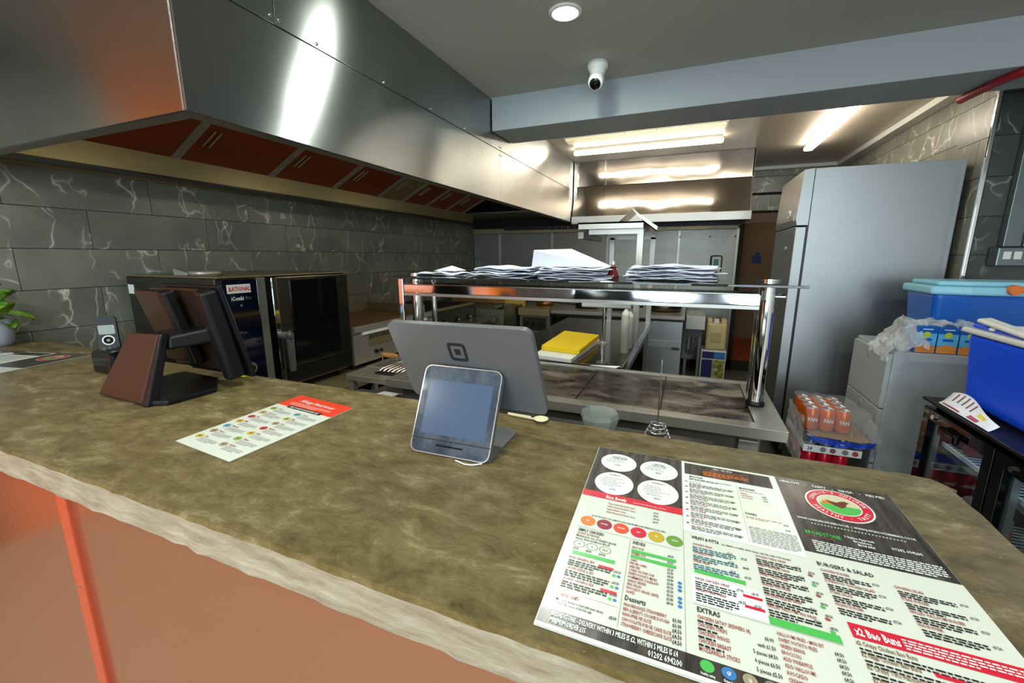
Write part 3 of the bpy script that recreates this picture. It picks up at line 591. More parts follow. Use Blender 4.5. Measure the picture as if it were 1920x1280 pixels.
MB().slab([pm2(0, .47, -.0015), pm2(.49, .47, -.0015), pm2(.49, 0, -.0015), pm2(0, 0, -.0015)], (0, 0, .0015)).build('sheet', MENU, mn2)
menu(mn2, pm2, False)
# ---- allergy card
AC = [Vector((-1.021, .852)), Vector((-.803, .828)), Vector((-1.016, .517)), Vector((-.812, .498))]
def pmA(u, v, z=0):
    a = u / .21; b = v / .335; p = AC[0] * (1 - a) * (1 - b) + AC[1] * a * (1 - b) + AC[2] * (1 - a) * b + AC[3] * a * b
    return Vector((p.x, p.y, 1.0525 + z))
ac = thing('allergy_card', 'laminated allergy information card with a red header on the counter', 'card', (-.91, .67, 1.051))
MB().slab([pmA(0, .335, -.0015), pmA(.21, .335, -.0015), pmA(.21, 0, -.0015), pmA(0, 0, -.0015)], (0, 0, .0015)).build('sheet', MENU, ac)
MB().add([pmA(0, .078, .0003), pmA(.21, .078, .0003), pmA(.21, 0, .0003), pmA(0, 0, .0003)], [(0, 1, 2, 3)]).build('red_header', REDB, ac)
MB().add([pmA(.045, .084, .0006), pmA(.172, .084, .0006), pmA(.172, .070, .0006), pmA(.045, .070, .0006)], [(0, 1, 2, 3)]).build('black_band', INK, ac)
def TA(s, u, v, size, m, sx=.8, bold=.02, al='LEFT'): text((ac, 'lettering'), s, (u, v, 0), (1, 0, 0), (0, 1, 0), size, m, sx, bold, al, lambda a, b: pmA(a, b, .001))
TA('Allergy Awareness', .043, .040, .024, INKW, .72, .008); TA('THE 14 MAJOR ALLERGENS ARE', .108, .081, .0098, INKW, .8, .02, 'CENTER')
fb, fr = MB(), MB(); rg = random.Random(5)
def fineA(b, u, v, w, lines, h, lh):
    for k in range(lines):
        a = u; end = u + w * (1 if k < lines - 1 else .7)
        while a < end:
            ww = rg.uniform(.004, .012); vv = v + k * lh; e = min(a + ww, end)
            b.add([pmA(a, vv + h, .0006), pmA(e, vv + h, .0006), pmA(e, vv, .0006), pmA(a, vv, .0006)], [(0, 1, 2, 3)]); a += ww + .0015
fw = MB(); fineA(fw, .03, .050, .15, 3, .0014, .006); fw.build('fine_print', INKW, ac)['kind'] = 'stuff'
cc = ['8FAE3A', 'B89A5A', 'B8324A', 'C2A23A', '5AA0C0', 'A08A6A', 'C8B030']
cc2 = ['5A9AB8', 'A8B040', 'A89070', 'C03A48', 'C8A838', '8AB048', 'A09070']
for i in range(7):
    for u, cs_, nm in ((.022, cc, 0), (.118, cc2, 1)):
        v = .106 + i * .0315; cxx = MB(); cxx.add([pmA(u + .0105 * math.cos(t * .2618), v - .0085 * math.sin(t * .2618), .0006) for t in range(24)], [tuple(range(24))]); cxx.build('allergen_icon', mat('icon_' + cs_[i], cs_[i], .3), ac)
        MB().add([pmA(u + .005 * math.cos(t * .5236), v - .003 * math.sin(t * .5236), .0009) for t in range(12)], [tuple(range(12))]).build('icon_detail', mat('icon_dark', '6A6A50', .4), ac)
        TA(('Celery', 'Cereals', 'Crustaceans', 'Eggs', 'Fish', 'Lupin', 'Milk', 'Molluscs', 'Mustard', 'Nuts', 'Peanuts', 'Sesame', 'Soya', 'Sulphites')[i * 2 + nm], u + .015, v - .002, .0085, INKR, .8)
        fineA(fb, u + .015, v + .002, .062, 4, .0013, .0042)
fb.build('fine_print', INKG, ac)['kind'] = 'stuff'

# ---- tablet point of sale with customer screen
ps_ = thing('card_terminal', 'grey till terminal with a customer facing tablet screen in the middle of the counter', 'till', (-.42, .75, 1.05))
def rrect(w, h, r, n=6):
    P = []
    for cx, cy, a0 in ((w - r, r, -90), (w - r, h - r, 0), (r, h - r, 90), (r, r, 180)):
        for i in range(n + 1): t = R(a0 + 90 * i / n); P.append((cx + r * math.cos(t), cy + r * math.sin(t)))
    return P
def plate(P, o, ux, uy, un, t0, t1):
    o, ux, uy, un = map(Vector, (o, ux, uy, un)); n = len(P)
    vs = [o + ux * a + uy * b + un * t0 for a, b in P] + [o + ux * a + uy * b + un * t1 for a, b in P]
    m = MB(); m.add(vs, [tuple(range(n - 1, -1, -1)), tuple(range(n, 2 * n))]); m.add(vs, [(i, (i + 1) % n, n + (i + 1) % n, n + i) for i in range(n)], True); return m
# customer screen: bottom edge Y .676 z 1.052, top Y .752 z 1.219
o = Vector((-.513, .676, 1.053)); ux = Vector((.181, .006, 0)).normalized(); uy = Vector((0, .076, .167)).normalized(); un = ux.cross(uy)
w, hh_ = .180, .184
plate(rrect(w, hh_, .016), o, ux, uy, un, -.014, -.0015).build('tablet_body', GREYP, ps_)
plate(rrect(w, hh_, .016), o, ux, uy, un, -.0015, 0).build('tablet_bezel', mat('bright_aluminium', 'D8DCE2', .2, .9), ps_)
TABG = mat('tablet_glass', '2A323C', .16); n_ = noise_t(TABG, coords(TABG), 14, 6, .7); L(TABG, ramp(TABG, n_.outputs[0], [(.4, (.1,) * 3), (.65, (.42,) * 3)]), bsdf(TABG).inputs['Roughness']); L(TABG, ramp(TABG, n_.outputs[0], [(.35, '2C3540'), (.7, '424D5A')]), bsdf(TABG).inputs['Base Color'])
P = [(a + .0022, b + .0022) for a, b in rrect(w - .0044, hh_ - .0044, .0145)]
sc = plate([(max(.0022, a), b) for a, b in P], o, ux, uy, un, 0, .0006).build('tablet_glass', TABG, ps_)
MB().slab([o + un * .0008 + ux * a + uy * b for a, b in ((.018, .040), (.165, .040), (.165, .152), (.018, .152))], un * .0002).build('display', mat('display_glass', '42526C', .2), sc)
MB().slab([o + un * .0008 + ux * a + uy * b for a, b in ((.001, .0285), (.179, .0285), (.179, .0303), (.001, .0303))], un * .0004).build('seam', BLK, ps_)
MB().slab([o + un * .0008 + ux * a + uy * b for a, b in ((.060, .0175), (.121, .0175), (.121, .0205), (.060, .0205))], un * .0004).build('card_slot', BLKG, ps_)
# main display facing the staff
o2 = Vector((-.600, .828, 1.115)); a2 = Vector((-.600, .745, 1.308)); b2 = Vector((-.248, .797, 1.124))
ux2 = (b2 - o2).normalized(); uy2 = (a2 - o2); hh2 = uy2.length; uy2.normalize(); un2 = ux2.cross(uy2).normalized(); uy2 = un2.cross(ux2)
mb_ = plate(rrect((b2 - o2).length, hh2, .018), o2, ux2, uy2, un2, -.012, 0).build('display_back', GREYP, ps_, .0015)
plate([(a + .004, b + .004) for a, b in rrect((b2 - o2).length - .008, hh2 - .008, .015)], o2, ux2, uy2, un2, -.0135, -.012).build('display_screen', BLKG, ps_)
def ring(P, Q, o, ux, uy, un, t0, t1):
    n = len(P); vs = [o + ux * a + uy * b + un * t1 for a, b in P] + [o + ux * a + uy * b + un * t1 for a, b in Q]
    return MB().add(vs, [(i, (i + 1) % n, n + (i + 1) % n, n + i) for i in range(n)])
lo = (.149, .122)
P = [(a + lo[0], b + lo[1]) for a, b in rrect(.046, .046, .009)]; Q = [(a + lo[0] + .0075, b + lo[1] + .0075) for a, b in rrect(.031, .031, .004)]
lg = ring(P, Q, o2, ux2, uy2, un2, 0, .0006).build('logo', mat('logo_dark', '23272E', .3), mb_)
MB().add([o2 + ux2 * (lo[0] + a) + uy2 * (lo[1] + b) + un2 * .0006 for a, b in ((.0155, .0155), (.0305, .0155), (.0305, .0305), (.0155, .0305))], [(0, 1, 2, 3)]).build('logo_centre', MATS['logo_dark'], mb_)
# stand: spine from screen back up to display, foot plate
MB().slab([(-.50, .70, 1.075), (-.35, .70, 1.075), (-.36, .775, 1.20), (-.49, .775, 1.20)], (0, .025, -.008)).build('spine', GREYP, ps_, .004)
MB().slab([(-.47, .76, 1.16), (-.37, .76, 1.16), (-.37, .80, 1.19), (-.47, .80, 1.19)], (0, .0, .02)).build('hinge', GREYD, ps_, .003)
fp = [(-.505, .70), (-.335, .695), (-.338, .842), (-.350, .858), (-.49, .862), (-.505, .85)]
MB().prism(fp, 1.0505, 1.0545).build('foot_plate', GREYP, ps_, .001)
MB().tube([(-.40, .672, 1.053), (-.375, .665, 1.053), (-.36, .668, 1.053), (-.345, .68, 1.053)], .0015, 6).build('cable', WHITE, ps_)

# ---- old black POS at left
pos = thing('till_monitor', 'black till monitor on a bent brown metal stand at the left of the counter', 'till', (-1.42, .75, 1.05))
base = [(-1.565, .66), (-1.545, .628), (-1.325, .628), (-1.285, .65), (-1.282, .78), (-1.39, .855), (-1.56, .862), (-1.575, .84)]
MB().prism(base, 1.0505, 1.066).build('base_plate', BLKS, pos, .005)
MB().hexa([(-1.562, .622, 1.058), (-1.345, .618, 1.058), (-1.34, .636, 1.052), (-1.558, .640, 1.052), (-1.50, .690, 1.232), (-1.345, .684, 1.238), (-1.34, .70, 1.236), (-1.495, .706, 1.229)]).build('stand_plate', [BROWN], pos, .003)
MB().hexa([(-1.344, .616, 1.052), (-1.318, .618, 1.052), (-1.318, .648, 1.052), (-1.344, .648, 1.052), (-1.344, .684, 1.240), (-1.330, .684, 1.240), (-1.330, .706, 1.240), (-1.344, .706, 1.240)]).build('stand_edge', BLKS, pos, .004)
MB().hexa([(-1.46, .70, 1.19), (-1.335, .70, 1.19), (-1.29, .80, 1.20), (-1.42, .80, 1.20), (-1.46, .70, 1.225), (-1.335, .70, 1.23), (-1.29, .80, 1.245), (-1.42, .80, 1.245)]).build('support_arm', BLKS, pos, .008)
def tilted(name, m, x0, x1, yt, zt, yb, zb, th, bev=.004, par=pos):
    d = Vector((0, yb - yt, zb - zt)).normalized(); nn = Vector((1, 0, 0)).cross(d); nn = nn if nn.y > 0 else -nn
    q = [Vector((x0, yb, zb)), Vector((x1, yb, zb)), Vector((x1, yt, zt)), Vector((x0, yt, zt))]
    return MB().slab(q, nn * th).build(name, m, par, bev)
BRG = mat('brown_gloss_cover', '2E2018', .22)
tilted('customer_screen', BRG, -1.505, -1.392, .722, 1.352, .782, 1.135, .006)
tilted('customer_screen_frame', BLK, -1.393, -1.362, .722, 1.350, .778, 1.125, .03, .006)
tilted('customer_screen_body', BLK, -1.50, -1.393, .730, 1.350, .790, 1.13, .02)
tilted('monitor_body', BRG, -1.515, -1.30, .768, 1.358, .835, 1.10, .012)
mf = tilted('monitor_frame', BLK, -1.302, -1.262, .762, 1.350, .815, 1.075, .05, .01)
tilted('monitor_rear_case', BLK, -1.51, -1.302, .782, 1.352, .85, 1.085, .03)
tilted('screen_bezel', BLKS, -1.53, -1.256, .806, 1.366, .88, 1.072, .014, .005)
MB().hexa([(-1.5, .80, 1.115), (-1.4, .80, 1.115), (-1.4, .86, 1.125), (-1.5, .86, 1.125), (-1.5, .80, 1.135), (-1.4, .80, 1.135), (-1.4, .86, 1.145), (-1.5, .86, 1.145)]).build('card_reader', BLKG, pos, .004)
# phone
ph = thing('cordless_phone', 'black cordless telephone standing in its charger beside the till monitor', 'phone', (-1.86, .8, 1.05))
MB().hexa([(-1.90, .755, 1.0505), (-1.79, .755, 1.0505), (-1.79, .86, 1.0505), (-1.90, .86, 1.0505), (-1.925, .765, 1.125), (-1.795, .765, 1.125), (-1.795, .84, 1.14), (-1.925, .84, 1.14)]).build('charger', BLKG, ph, .012, seg=3)
hs_o = Vector((-1.862, .795, 1.075)); hx = Vector((.55, .83, 0)).normalized(); hy = Vector((-.10, .05, 1)).normalized(); hn = hx.cross(hy)
hs = plate([(a - .026, b) for a, b in rrect(.055, .172, .014)], hs_o, hx, hy, hn, -.022, 0).build('handset', BLK, ph, .003)
plate([(a - .020, b + .108) for a, b in rrect(.043, .032, .003)], hs_o, hx, hy, hn, 0, .001).build('screen', mat('lcd', '8C9A94', .25), hs)
for r_, m_, t in ((.017, WHITE, .001), (.013, BLKG, .002), (.005, INKG, .003)): MB().cyl(hs_o + hx * .002 + hy * .087, hs_o + hx * .002 + hy * .087 + hn * t, r_, n=24).build('navigation_key', m_, hs)
for i in range(3):
    for j in range(4): plate([(a - .018 + i * .015, b + .012 + j * .014) for a, b in rrect(.010, .008, .003)], hs_o, hx, hy, hn, 0, .0015).build('key', GREYD, hs)
# plant
pt = thing('potted_plant', 'small potted plant with round green leaves at the left end of the counter', 'plant', (-2.879, .84, 1.05))
MB().lathe((-2.879, .84, 1.0505), [(0, 0), (.045, 0), (.055, .02), (.066, .125), (.060, .125), (.055, .11), (0, .11)], 24).build('pot', mat('grey_pot', '9298A6', .4), pt)
LEAF = mat('leaf_green', '5C8A22', .35); n_ = noise_t(LEAF, coords(LEAF), 30, 3); L(LEAF, ramp(LEAF, n_.outputs[0], [(.35, '3E6E18'), (.65, '86A83C')]), bsdf(LEAF).inputs['Base Color'])
rl = random.Random(4)
for (lx, ly, lz, s_) in ((-2.82, .83, 1.22, .034), (-2.72, .87, 1.175, .036), (-2.85, .82, 1.15, .034), (-2.86, .84, 1.28, .04), (-2.80, .86, 1.265, .036), (-2.92, .80, 1.24, .035), (-2.83, .80, 1.19, .03), (-2.91, .76, 1.2, .035), (-2.86, .88, 1.2, .032), (-2.93, .83, 1.30, .036), (-2.84, .86, 1.135, .03)):
    Mr = Matrix.Rotation(rl.uniform(0, 6.28), 3, 'Z') @ Matrix.Rotation(R(rl.uniform(25, 60)), 3, 'X'); cpt = Vector((lx + .01, ly + .01, lz + .02))
    def lf(u, v, M=Mr, c=cpt, s=s_):
        t = v * math.pi; wd = math.sin(t) ** .7 * s * 1.05; return c + M @ Vector(((u - .5) * 2 * wd, (v - .5) * 2.2 * s, abs(u - .5) * s * .7 - (v - .5) ** 2 * s))
    MB().grid(lf, 6, 8).build('leaf', LEAF, pt, solid=.0012)
    c0 = Vector((-2.879, .84, 1.155)); MB().tube([c0, (c0 + cpt) / 2 + Vector((0, 0, .03)), cpt], .002, 5).build('stem', LEAF, pt)
# wooden spoon / fork at back edge, spike, glass ashtray, yellow tag
sp1 = thing('disposable_spoon', 'pale disposable spoon lying behind the grey till terminal', 'spoon', (-.35, .94, 1.052))
SPW = mat('pale_bamboo', 'E2D9B2', .5)
MB().lathe((-.31, .935, 1.054), [(0, -.002), (.014, 0), (.019, .004), (.017, .005), (0, .001)], 18).build('bowl', SPW, sp1)
MB().slab([(-.40, .938, 1.053), (-.325, .932, 1.053), (-.325, .938, 1.053), (-.40, .944, 1.053)], (0, 0, .0025)).build('handle', SPW, sp1)
tag(MB().slab([(-.405, .946, 1.052), (-.34, .944, 1.052), (-.34, .949, 1.052), (-.405, .952, 1.052)], (0, 0, .003)).build('stirrer', SPW, None, .001), 'thin pale wooden stirrer lying alongside the disposable spoon', 'stirrer')
sk = thing('receipt_spike', 'chrome order spike with a coiled wire base behind the counter', 'spike', (-.05, 1.225, .93))
MB().cyl((-.05, 1.225, .94), (-.05, 1.225, 1.165), .0022, .0012, 8).build('spike', CHR, sk)
pts = []
for i in range(73): t = i / 72; a = t * 2 * math.pi * 4; r = .036 - .018 * t; pts.append((-.05 + r * math.cos(a), 1.225 + r * math.sin(a), .934 + t * .045))
MB().tube(pts, .0032, 6).build('coil_base', CHR, sk)
ga = thing('glass_dish', 'faceted clear glass dish on the black shelf behind the counter', 'dish', (-.205, 1.15, .93))
MB().lathe((-.205, 1.15, .931), [(0, 0), (.035, 0), (.055, .07), (.052, .085), (.046, .07), (.030, .008), (0, .008)], 8).build('dish', mat('frosted_glass', 'C8D2CC', .12, trans=.6, alpha=1), ga)
ga.children[0].data.polygons.foreach_set('use_smooth', [False] * len(ga.children[0].data.polygons))
tag(MB().slab([(-1.372, .915, 1.0515), (-1.356, .912, 1.0515), (-1.350, .93, 1.0515), (-1.366, .934, 1.0515)], (0, 0, .014)).build('tag', mat('yellow_tag', 'E8EA10', .4), None, .003), 'small yellow tag on the counter beside the till monitor', 'tag')

# ================================================================== LEFT COOKING LINE
OVS = steel('oven_steel', '6E6C66', .3, (1, 1, 50), .02)
ov = thing('combi_oven', 'dark glass-doored combi oven at the left wall behind the till monitor', 'oven', (-2.5, 1.78, .68))
box('body', OVS, ov, -2.86, -2.125, 1.352, 2.185, .70, 1.345, .004)
box('top_cover', GREASY, ov, -2.88, -2.095, 1.345, 2.195, 1.345, 1.352, .002)
cp = box('control_panel', NAVY, ov, -2.125, -2.096, 1.362, 1.552, .72, 1.335, .004)
box('pillar', STD, ov, -2.125, -2.10, 1.556, 1.600, .70, 1.342, .003); box('door_gap', BLKG, ov, -2.125, -2.11, 1.60, 1.622, .70, 1.342)
dr = box('door', OVS, ov, -2.13, -2.085, 1.624, 2.183, .72, 1.34, .006)
box('door_edge', CHR, dr, -2.10, -2.080, 1.624, 1.655, .72, 1.34, .004); gl = box('window', DGL, dr, -2.09, -2.078, 1.735, 2.085, .84, 1.325, .008); box('lower_rail', BLK, dr, -2.088, -2.080, 1.66, 2.17, .725, .83, .003)
ih = MB().cyl((-2.08, 1.665, 1.015), (-2.035, 1.665, 1.015), .022).cyl((-2.04, 1.66, 1.02), (-2.03, 1.672, 1.02), .024); ih.hexa([(-2.05, 1.655, .81), (-2.05, 1.685, .81), (-2.03, 1.685, .81), (-2.03, 1.655, .81), (-2.05, 1.650, 1.03), (-2.05, 1.69, 1.03), (-2.03, 1.69, 1.03), (-2.03, 1.650, 1.03)]).build('door_handle', GREYD, dr, .003)
for r_, a, b_, m_ in ((.032, -2.096, -2.075, GREYD), (.026, -2.075, -2.068, STD), (.015, -2.068, -2.064, BLK)): MB().cyl((a, 1.452, .878), (b_, 1.452, .878), r_, n=24).build('dial', m_, cp)
bd = box('badge', INKW, cp, -2.097, -2.0945, 1.388, 1.512, 1.268, 1.312, .002)
MB().slab([(-2.0944, 1.391, 1.271), (-2.0944, 1.509, 1.271), (-2.0944, 1.509, 1.309), (-2.0944, 1.391, 1.309)], (.0004, 0, 0)).build('badge_field', INKW, cp)
text((cp, 'badge_lettering'), 'RATIONAL', (-2.0936, 1.396, 1.279), (0, 1, 0), (0, 0, 1), .030, RED, .78, .03)
text((cp, 'panel_lettering'), 'iCombi', (-2.0955, 1.405, 1.232), (0, 1, 0), (0, 0, 1), .028, INKW, .78, .03); text((cp, 'panel_lettering'), 'Pro', (-2.0955, 1.480, 1.232), (0, 1, 0), (0, 0, 1), .028, INKG, .78, .0)
box('indicator', INKG, cp, -2.0965, -2.0955, 1.447, 1.457, 1.200, 1.210); text((cp, 'panel_lettering'), '09:57 am', (-2.0955, 1.41, 1.06), (0, 1, 0), (0, 0, 1), .018, INKG, .8)
box('rating_label', INKW, ov, -2.85, -2.80, 1.349, 1.3515, 1.25, 1.30)
for y in (1.40, 2.13):
    for x in (-2.82, -2.16): MB().cyl((x, y, .665), (x, y, .70), .02).build('foot', BLK, ov)
rg_ = thing('ring_tool', 'brushed steel ring and bracket parts lying on the oven top', 'tool', (-2.3, 1.42, 1.352))
MB().lathe((-2.3, 1.43, 1.356), [(.060, 0), (.075, 0), (.075, .022), (.060, .022), (.060, 0)], 24).build('ring', ST, rg_)
MB().hexa([(-2.45, 1.36, 1.353), (-2.36, 1.37, 1.353), (-2.36, 1.40, 1.353), (-2.45, 1.39, 1.353), (-2.45, 1.36, 1.39), (-2.36, 1.37, 1.37), (-2.36, 1.40, 1.37), (-2.45, 1.39, 1.39)]).build('bracket', ST, rg_, .004)
bt = thing('equipment_stand', 'low steel stand under the combi oven and the griddle', 'stand', (-2.4, 2.6, FZ))
box('stand_top', GREASY, bt, -2.92, -1.90, 1.34, 4.0, .625, .664, .004)
for x in (-2.88, -1.95):
    for y in (1.38, 2.2, 3.1, 3.95): box('leg', ST, bt, x, x + .035, y - .017, y + .017, FZ, .625)
box('undershelf', STD, bt, -2.88, -1.95, 1.38, 3.95, .24, .26)
# griddle
gd = thing('griddle', 'wide greasy gas griddle next to the combi oven', 'griddle', (-2.5, 2.73, .664))
Y0, Y1 = 2.215, 3.235
box('body', GREASY, gd, -2.86, -2.12, Y0, Y1, .70, .925, .003); box('cook_plate', mat('brown_cook_plate', '8A6436', .35, .2), gd, -2.84, -2.16, Y0 + .02, Y1 - .02, .925, .945)
MB().extr([(-2.17, .945), (-2.10, .972), (-2.085, .962), (-2.082, .935), (-2.10, .92), (-2.13, .915)], 'y', Y0, Y1).build('front_roll', ST, gd)
box('back_splash', GREASY, gd, -2.86, -2.845, Y0, Y1, .925, 1.02, .002); box('side_splash', GREASY, gd, -2.86, -2.2, Y1 - .015, Y1, .925, 1.02, .002); box('side_splash', GREASY, gd, -2.86, -2.2, Y0, Y0 + .015, .925, .985, .002)
fp_ = box('front_panel', ST, gd, -2.12, -2.102, Y0, Y1, .70, .915, .002); box('drip_slot', WHITE, gd, -2.105, -2.088, 2.30, 3.1, .905, .925, .002)
vp_ = box('vent_panel', GREASY, fp_, -2.104, -2.098, 2.36, 3.05, .815, .90, .001)
for i in range(30): box('vent_slot', BLK, vp_, -2.0985, -2.096, 2.375 + i * .022, 2.383 + i * .022, .865, .895)
for y, z, r_ in ((2.433, .765, .016), (2.486, .763, .012), (2.70, .765, .016), (2.76, .765, .012), (2.97, .765, .016)): MB().cyl((-2.104, y, z), (-2.085, y, z), r_, r_ * .8, 12).build('knob', BLK, fp_)
for x in (-2.80, -2.16):
    for y in (Y0 + .05, Y1 - .05): MB().cyl((x, y, .664), (x, y, .70), .03).build('foot', BLK, gd)
cg = thing('chargrill', 'black fronted chargrill with three chrome knobs beside the griddle', 'grill', (-2.5, 3.6, .664))
box('body', BLKS, cg, -2.86, -2.105, 3.25, 4.0, .664, .955, .004); box('front_panel', mat('dark_grill_front', '2E2E2A', .4, .3), cg, -2.106, -2.095, 3.25, 4.0, .68, .965, .003)
box('frame_rim', GREASY, cg, -2.14, -2.09, 3.25, 4.0, .955, .972, .003)
for i in range(24): box('grate_bar', mat('burnt_iron', '2A2722', .6, .4), cg, -2.82, -2.15, 3.27 + i * .030, 3.284 + i * .030, .955, .968)
for y in (3.37, 3.61, 3.85):
    kb = MB().cyl((-2.095, y, .842), (-2.065, y, .842), .024, .02, 18).build('knob', BLK, cg)
    MB().cyl((-2.066, y, .842), (-2.058, y, .842), .012, n=12).build('knob_cap', CHR, kb)
# fryer
fy = thing('fryer', 'steel twin fryer between the chargrill and the rear range', 'fryer', (-2.3, 4.3, FZ))
m = MB().box(-2.9, -1.77, 4.03, 4.06, .60, .905).box(-2.9, -1.77, 4.57, 4.60, .60, .905).box(-1.80, -1.77, 4.06, 4.57, .60, .905).box(-2.9, -2.87, 4.06, 4.57, .60, .905).box(-2.9, -1.77, 4.03, 4.6, FZ + .1, .60)
m.build('tank', steel('pale_worn_steel', '9A9C84', .4, (1, 1, 20), .03), fy, .003); box('oil', mat('frying_oil', '3A1C08', .08), fy, -2.87, -1.80, 4.06, 4.57, .60, .85)
for y in (4.2, 4.45): box('fry_basket', mat('wire_basket', '8A8470', .4, .8), fy, -2.7, -2.0, y - .09, y + .09, .86, .90, .01)
for x in (-2.86, -1.83): 
    for y in (4.07, 4.55): MB().cyl((x, y, FZ), (x, y, FZ + .1), .02).build('foot', BLK, fy)
tag(MB().box(-2.12, -1.83, 3.62, 3.97, .808, .82).box(-2.12, -1.83, 3.62, 3.625, .775, .808).box(-1.835, -1.83, 3.62, 3.97, .775, .808).build('drip_tray', steel('tray_steel', 'B8B49C', .3), None, .002), 'pale steel tray projecting in front of the chargrill end', 'tray')
cb = thing('cardboard_box', 'brown cardboard box on the far end of the fryer', 'box', (-2.4, 4.8, .9))
m = MB()
m.box(-2.75, -2.0, 4.66, 4.67, .87, 1.06).box(-2.75, -2.0, 4.93, 4.94, .87, 1.06).box(-2.76, -2.75, 4.66, 4.94, .87, 1.06).box(-2.0, -1.99, 4.66, 4.94, .87, 1.06).box(-2.75, -2.0, 4.67, 4.93, .87, .88)
m.build('carton', CARD, cb); MB().slab([(-2.72, 4.66, 1.06), (-2.03, 4.66, 1.06), (-2.03, 4.60, 1.02), (-2.72, 4.60, 1.02)], (0, 0, .004)).build('flap', CARD, cb)
tb = thing('side_table', 'small steel table behind the fryer carrying the cardboard box', 'table', (-2.4, 4.8, FZ))
box('table_top', STD, tb, -2.9, -1.78, 4.62, 5.2, .84, .868)
for x in (-2.87, -1.83):
    for y in (4.65, 5.15): box('leg', STD, tb, x, x + .03, y, y + .03, FZ, .84)
sk_ = MB(); rr = random.Random(2); pts_t = [(-2.0 + i * .035, 4.60, .965 + abs(rr.gauss(0, .03)) + (.07 if i > 4 else 0)) for i in range(8)]
for (a, b) in zip(pts_t, pts_t[1:]): sk_.add([(a[0], 4.605, .87), (b[0], 4.605, .87), b, a], [(0, 1, 2, 3)])
for (a, b) in zip(pts_t, pts_t[1:]): sk_.add([(a[0], 4.655, .87), (b[0], 4.655, .87), (b[0], 4.655, b[2] - .01), (a[0], 4.655, a[2] - .01)], [(0, 1, 2, 3)])
tag(sk_.build('paper_sack', mat('kraft_yellow', 'B89A3C', .7), None, solid=.002), 'torn yellow paper sack in front of the cardboard box', 'sack')
# rear range block
lu = thing('gas_cooker', 'dark fronted cooker with knobs to the left of the rear range', 'cooker', (-1.55, 4.9, FZ))
box('body', STD, lu, -1.74, -1.38, 4.43, 5.5, FZ + .1, .80, .004); box('hob_top', GREASY, lu, -1.75, -1.38, 4.40, 5.52, .80, .885, .006)
kp = box('knob_panel', mat('dark_knob_panel', '23231F', .4), lu, -1.70, -1.42, 4.415, 4.432, .64, .78, .003)
for x in (-1.65, -1.57, -1.49): MB().cyl((x, 4.415, .715), (x, 4.385, .715), .02, .018, 14).build('knob', BLK, kp)
box('pointer', CHR, kp, -1.51, -1.45, 4.380, 4.385, .71, .722); box('oven_door', BLKG, lu, -1.71, -1.41, 4.415, 4.432, .22, .60, .006)
for x in (-1.7, -1.42): MB().cyl((x, 4.5, FZ), (x, 4.5, FZ + .1), .02).build('foot', STD, lu)
rn_ = thing('range_counter', 'stainless counter with panelled front along the rear kitchen wall', 'counter', (-.7, 4.95, FZ))
box('worktop', ST, rn_, -1.372, .0, 4.42, 5.55, .835, .872, .004); box('shadow_gap', BLK, rn_, -1.365, -.005, 4.445, 5.5, .815, .835)
box('carcass', STD, rn_, -1.365, -.02, 4.46, 5.5, FZ + .08, .815)
for a, b in ((-1.365, -.75), (-.745, -.35)): box('upper_panel', HOODR, rn_, a, b, 4.445, 4.46, .62, .812, .002); box('door', HOODR, rn_, a, b, 4.445, 4.46, .18, .612, .002)
dw = box('washer_front', FRST, rn_, -.345, -.012, 4.435, 4.46, .16, .812, .004); box('handle_strip', mat('pale_grey_strip', 'A4AAB0', .35, .3), dw, -.34, -.02, 4.425, 4.436, .55, .62, .003); box('recess', GREYD, dw, -.10, -.03, 4.421, 4.426, .53, .56)
for x in (-1.33, -.06): MB().cyl((x, 4.52, FZ), (x, 4.52, FZ + .09), .02).build('foot', STD, rn_)
def pan(name, label, c, r, hgt, m, handle):
    t = thing(name, label, 'pan', c)
    MB().lathe(c, [(0, .001), (r * .92, .001), (r, hgt), (r * .96, hgt), (r * .88, .008), (0, .008)], 24).build('bowl', m, t)
    if handle: d = Vector(handle); p = Vector(c) + d.normalized() * r + Vector((0, 0, hgt * .8)); MB().tube([p, p + d * .6 + Vector((0, 0, .02)), p + d + Vector((0, 0, .035))], .010, 8).build('handle', BLK, t)
CUP = mat('copper_brown', '8C5A3C', .3, .8); DPN = mat('dark_pan', '2A2420', .35, .6)
pan('frying_pan', 'copper coloured pan on the cooker left of the range', (-1.54, 4.75, .886), .11, .05, CUP, None)
pan('frying_pan', 'copper lidded pan stacked on the pan on the cooker', (-1.54, 4.75, .938), .09, .03, CUP, None)
pan('frying_pan', 'dark frying pan with its handle turned left on the rear counter', (-1.05, 4.8, .873), .14, .045, DPN, (-.22, -.12, 0))
pan('frying_pan', 'black shallow pan at the middle of the rear counter', (-.72, 4.75, .873), .13, .04, DPN, (.2, -.14, 0))
pan('wok', 'large steel wok at the right of the rear counter', (-.22, 4.85, .873), .19, .085, steel('dark_wok', '5A5244', .25), (-.18, -.16, 0))
cc_ = thing('control_box', 'small steel waste unit at the right end of the rear counter', 'cabinet', (.09, 4.95, .6))
box('box', ST, cc_, .012, .20, 4.75, 5.3, .70, .84, .004); box('lower_box', GREYD, cc_, .03, .17, 4.85, 5.2, .60, .70); MB().tube([(.1, 4.9, .60), (.1, 4.9, .5), (.09, 4.95, .42), (.05, 4.96, .40)], .03, 10).build('waste_pipe', GREYP, cc_)
box('leg', STD, cc_, .16, .19, 5.2, 5.3, FZ, .60); box('leg', STD, cc_, .02, .05, 5.2, 5.3, FZ, .60)
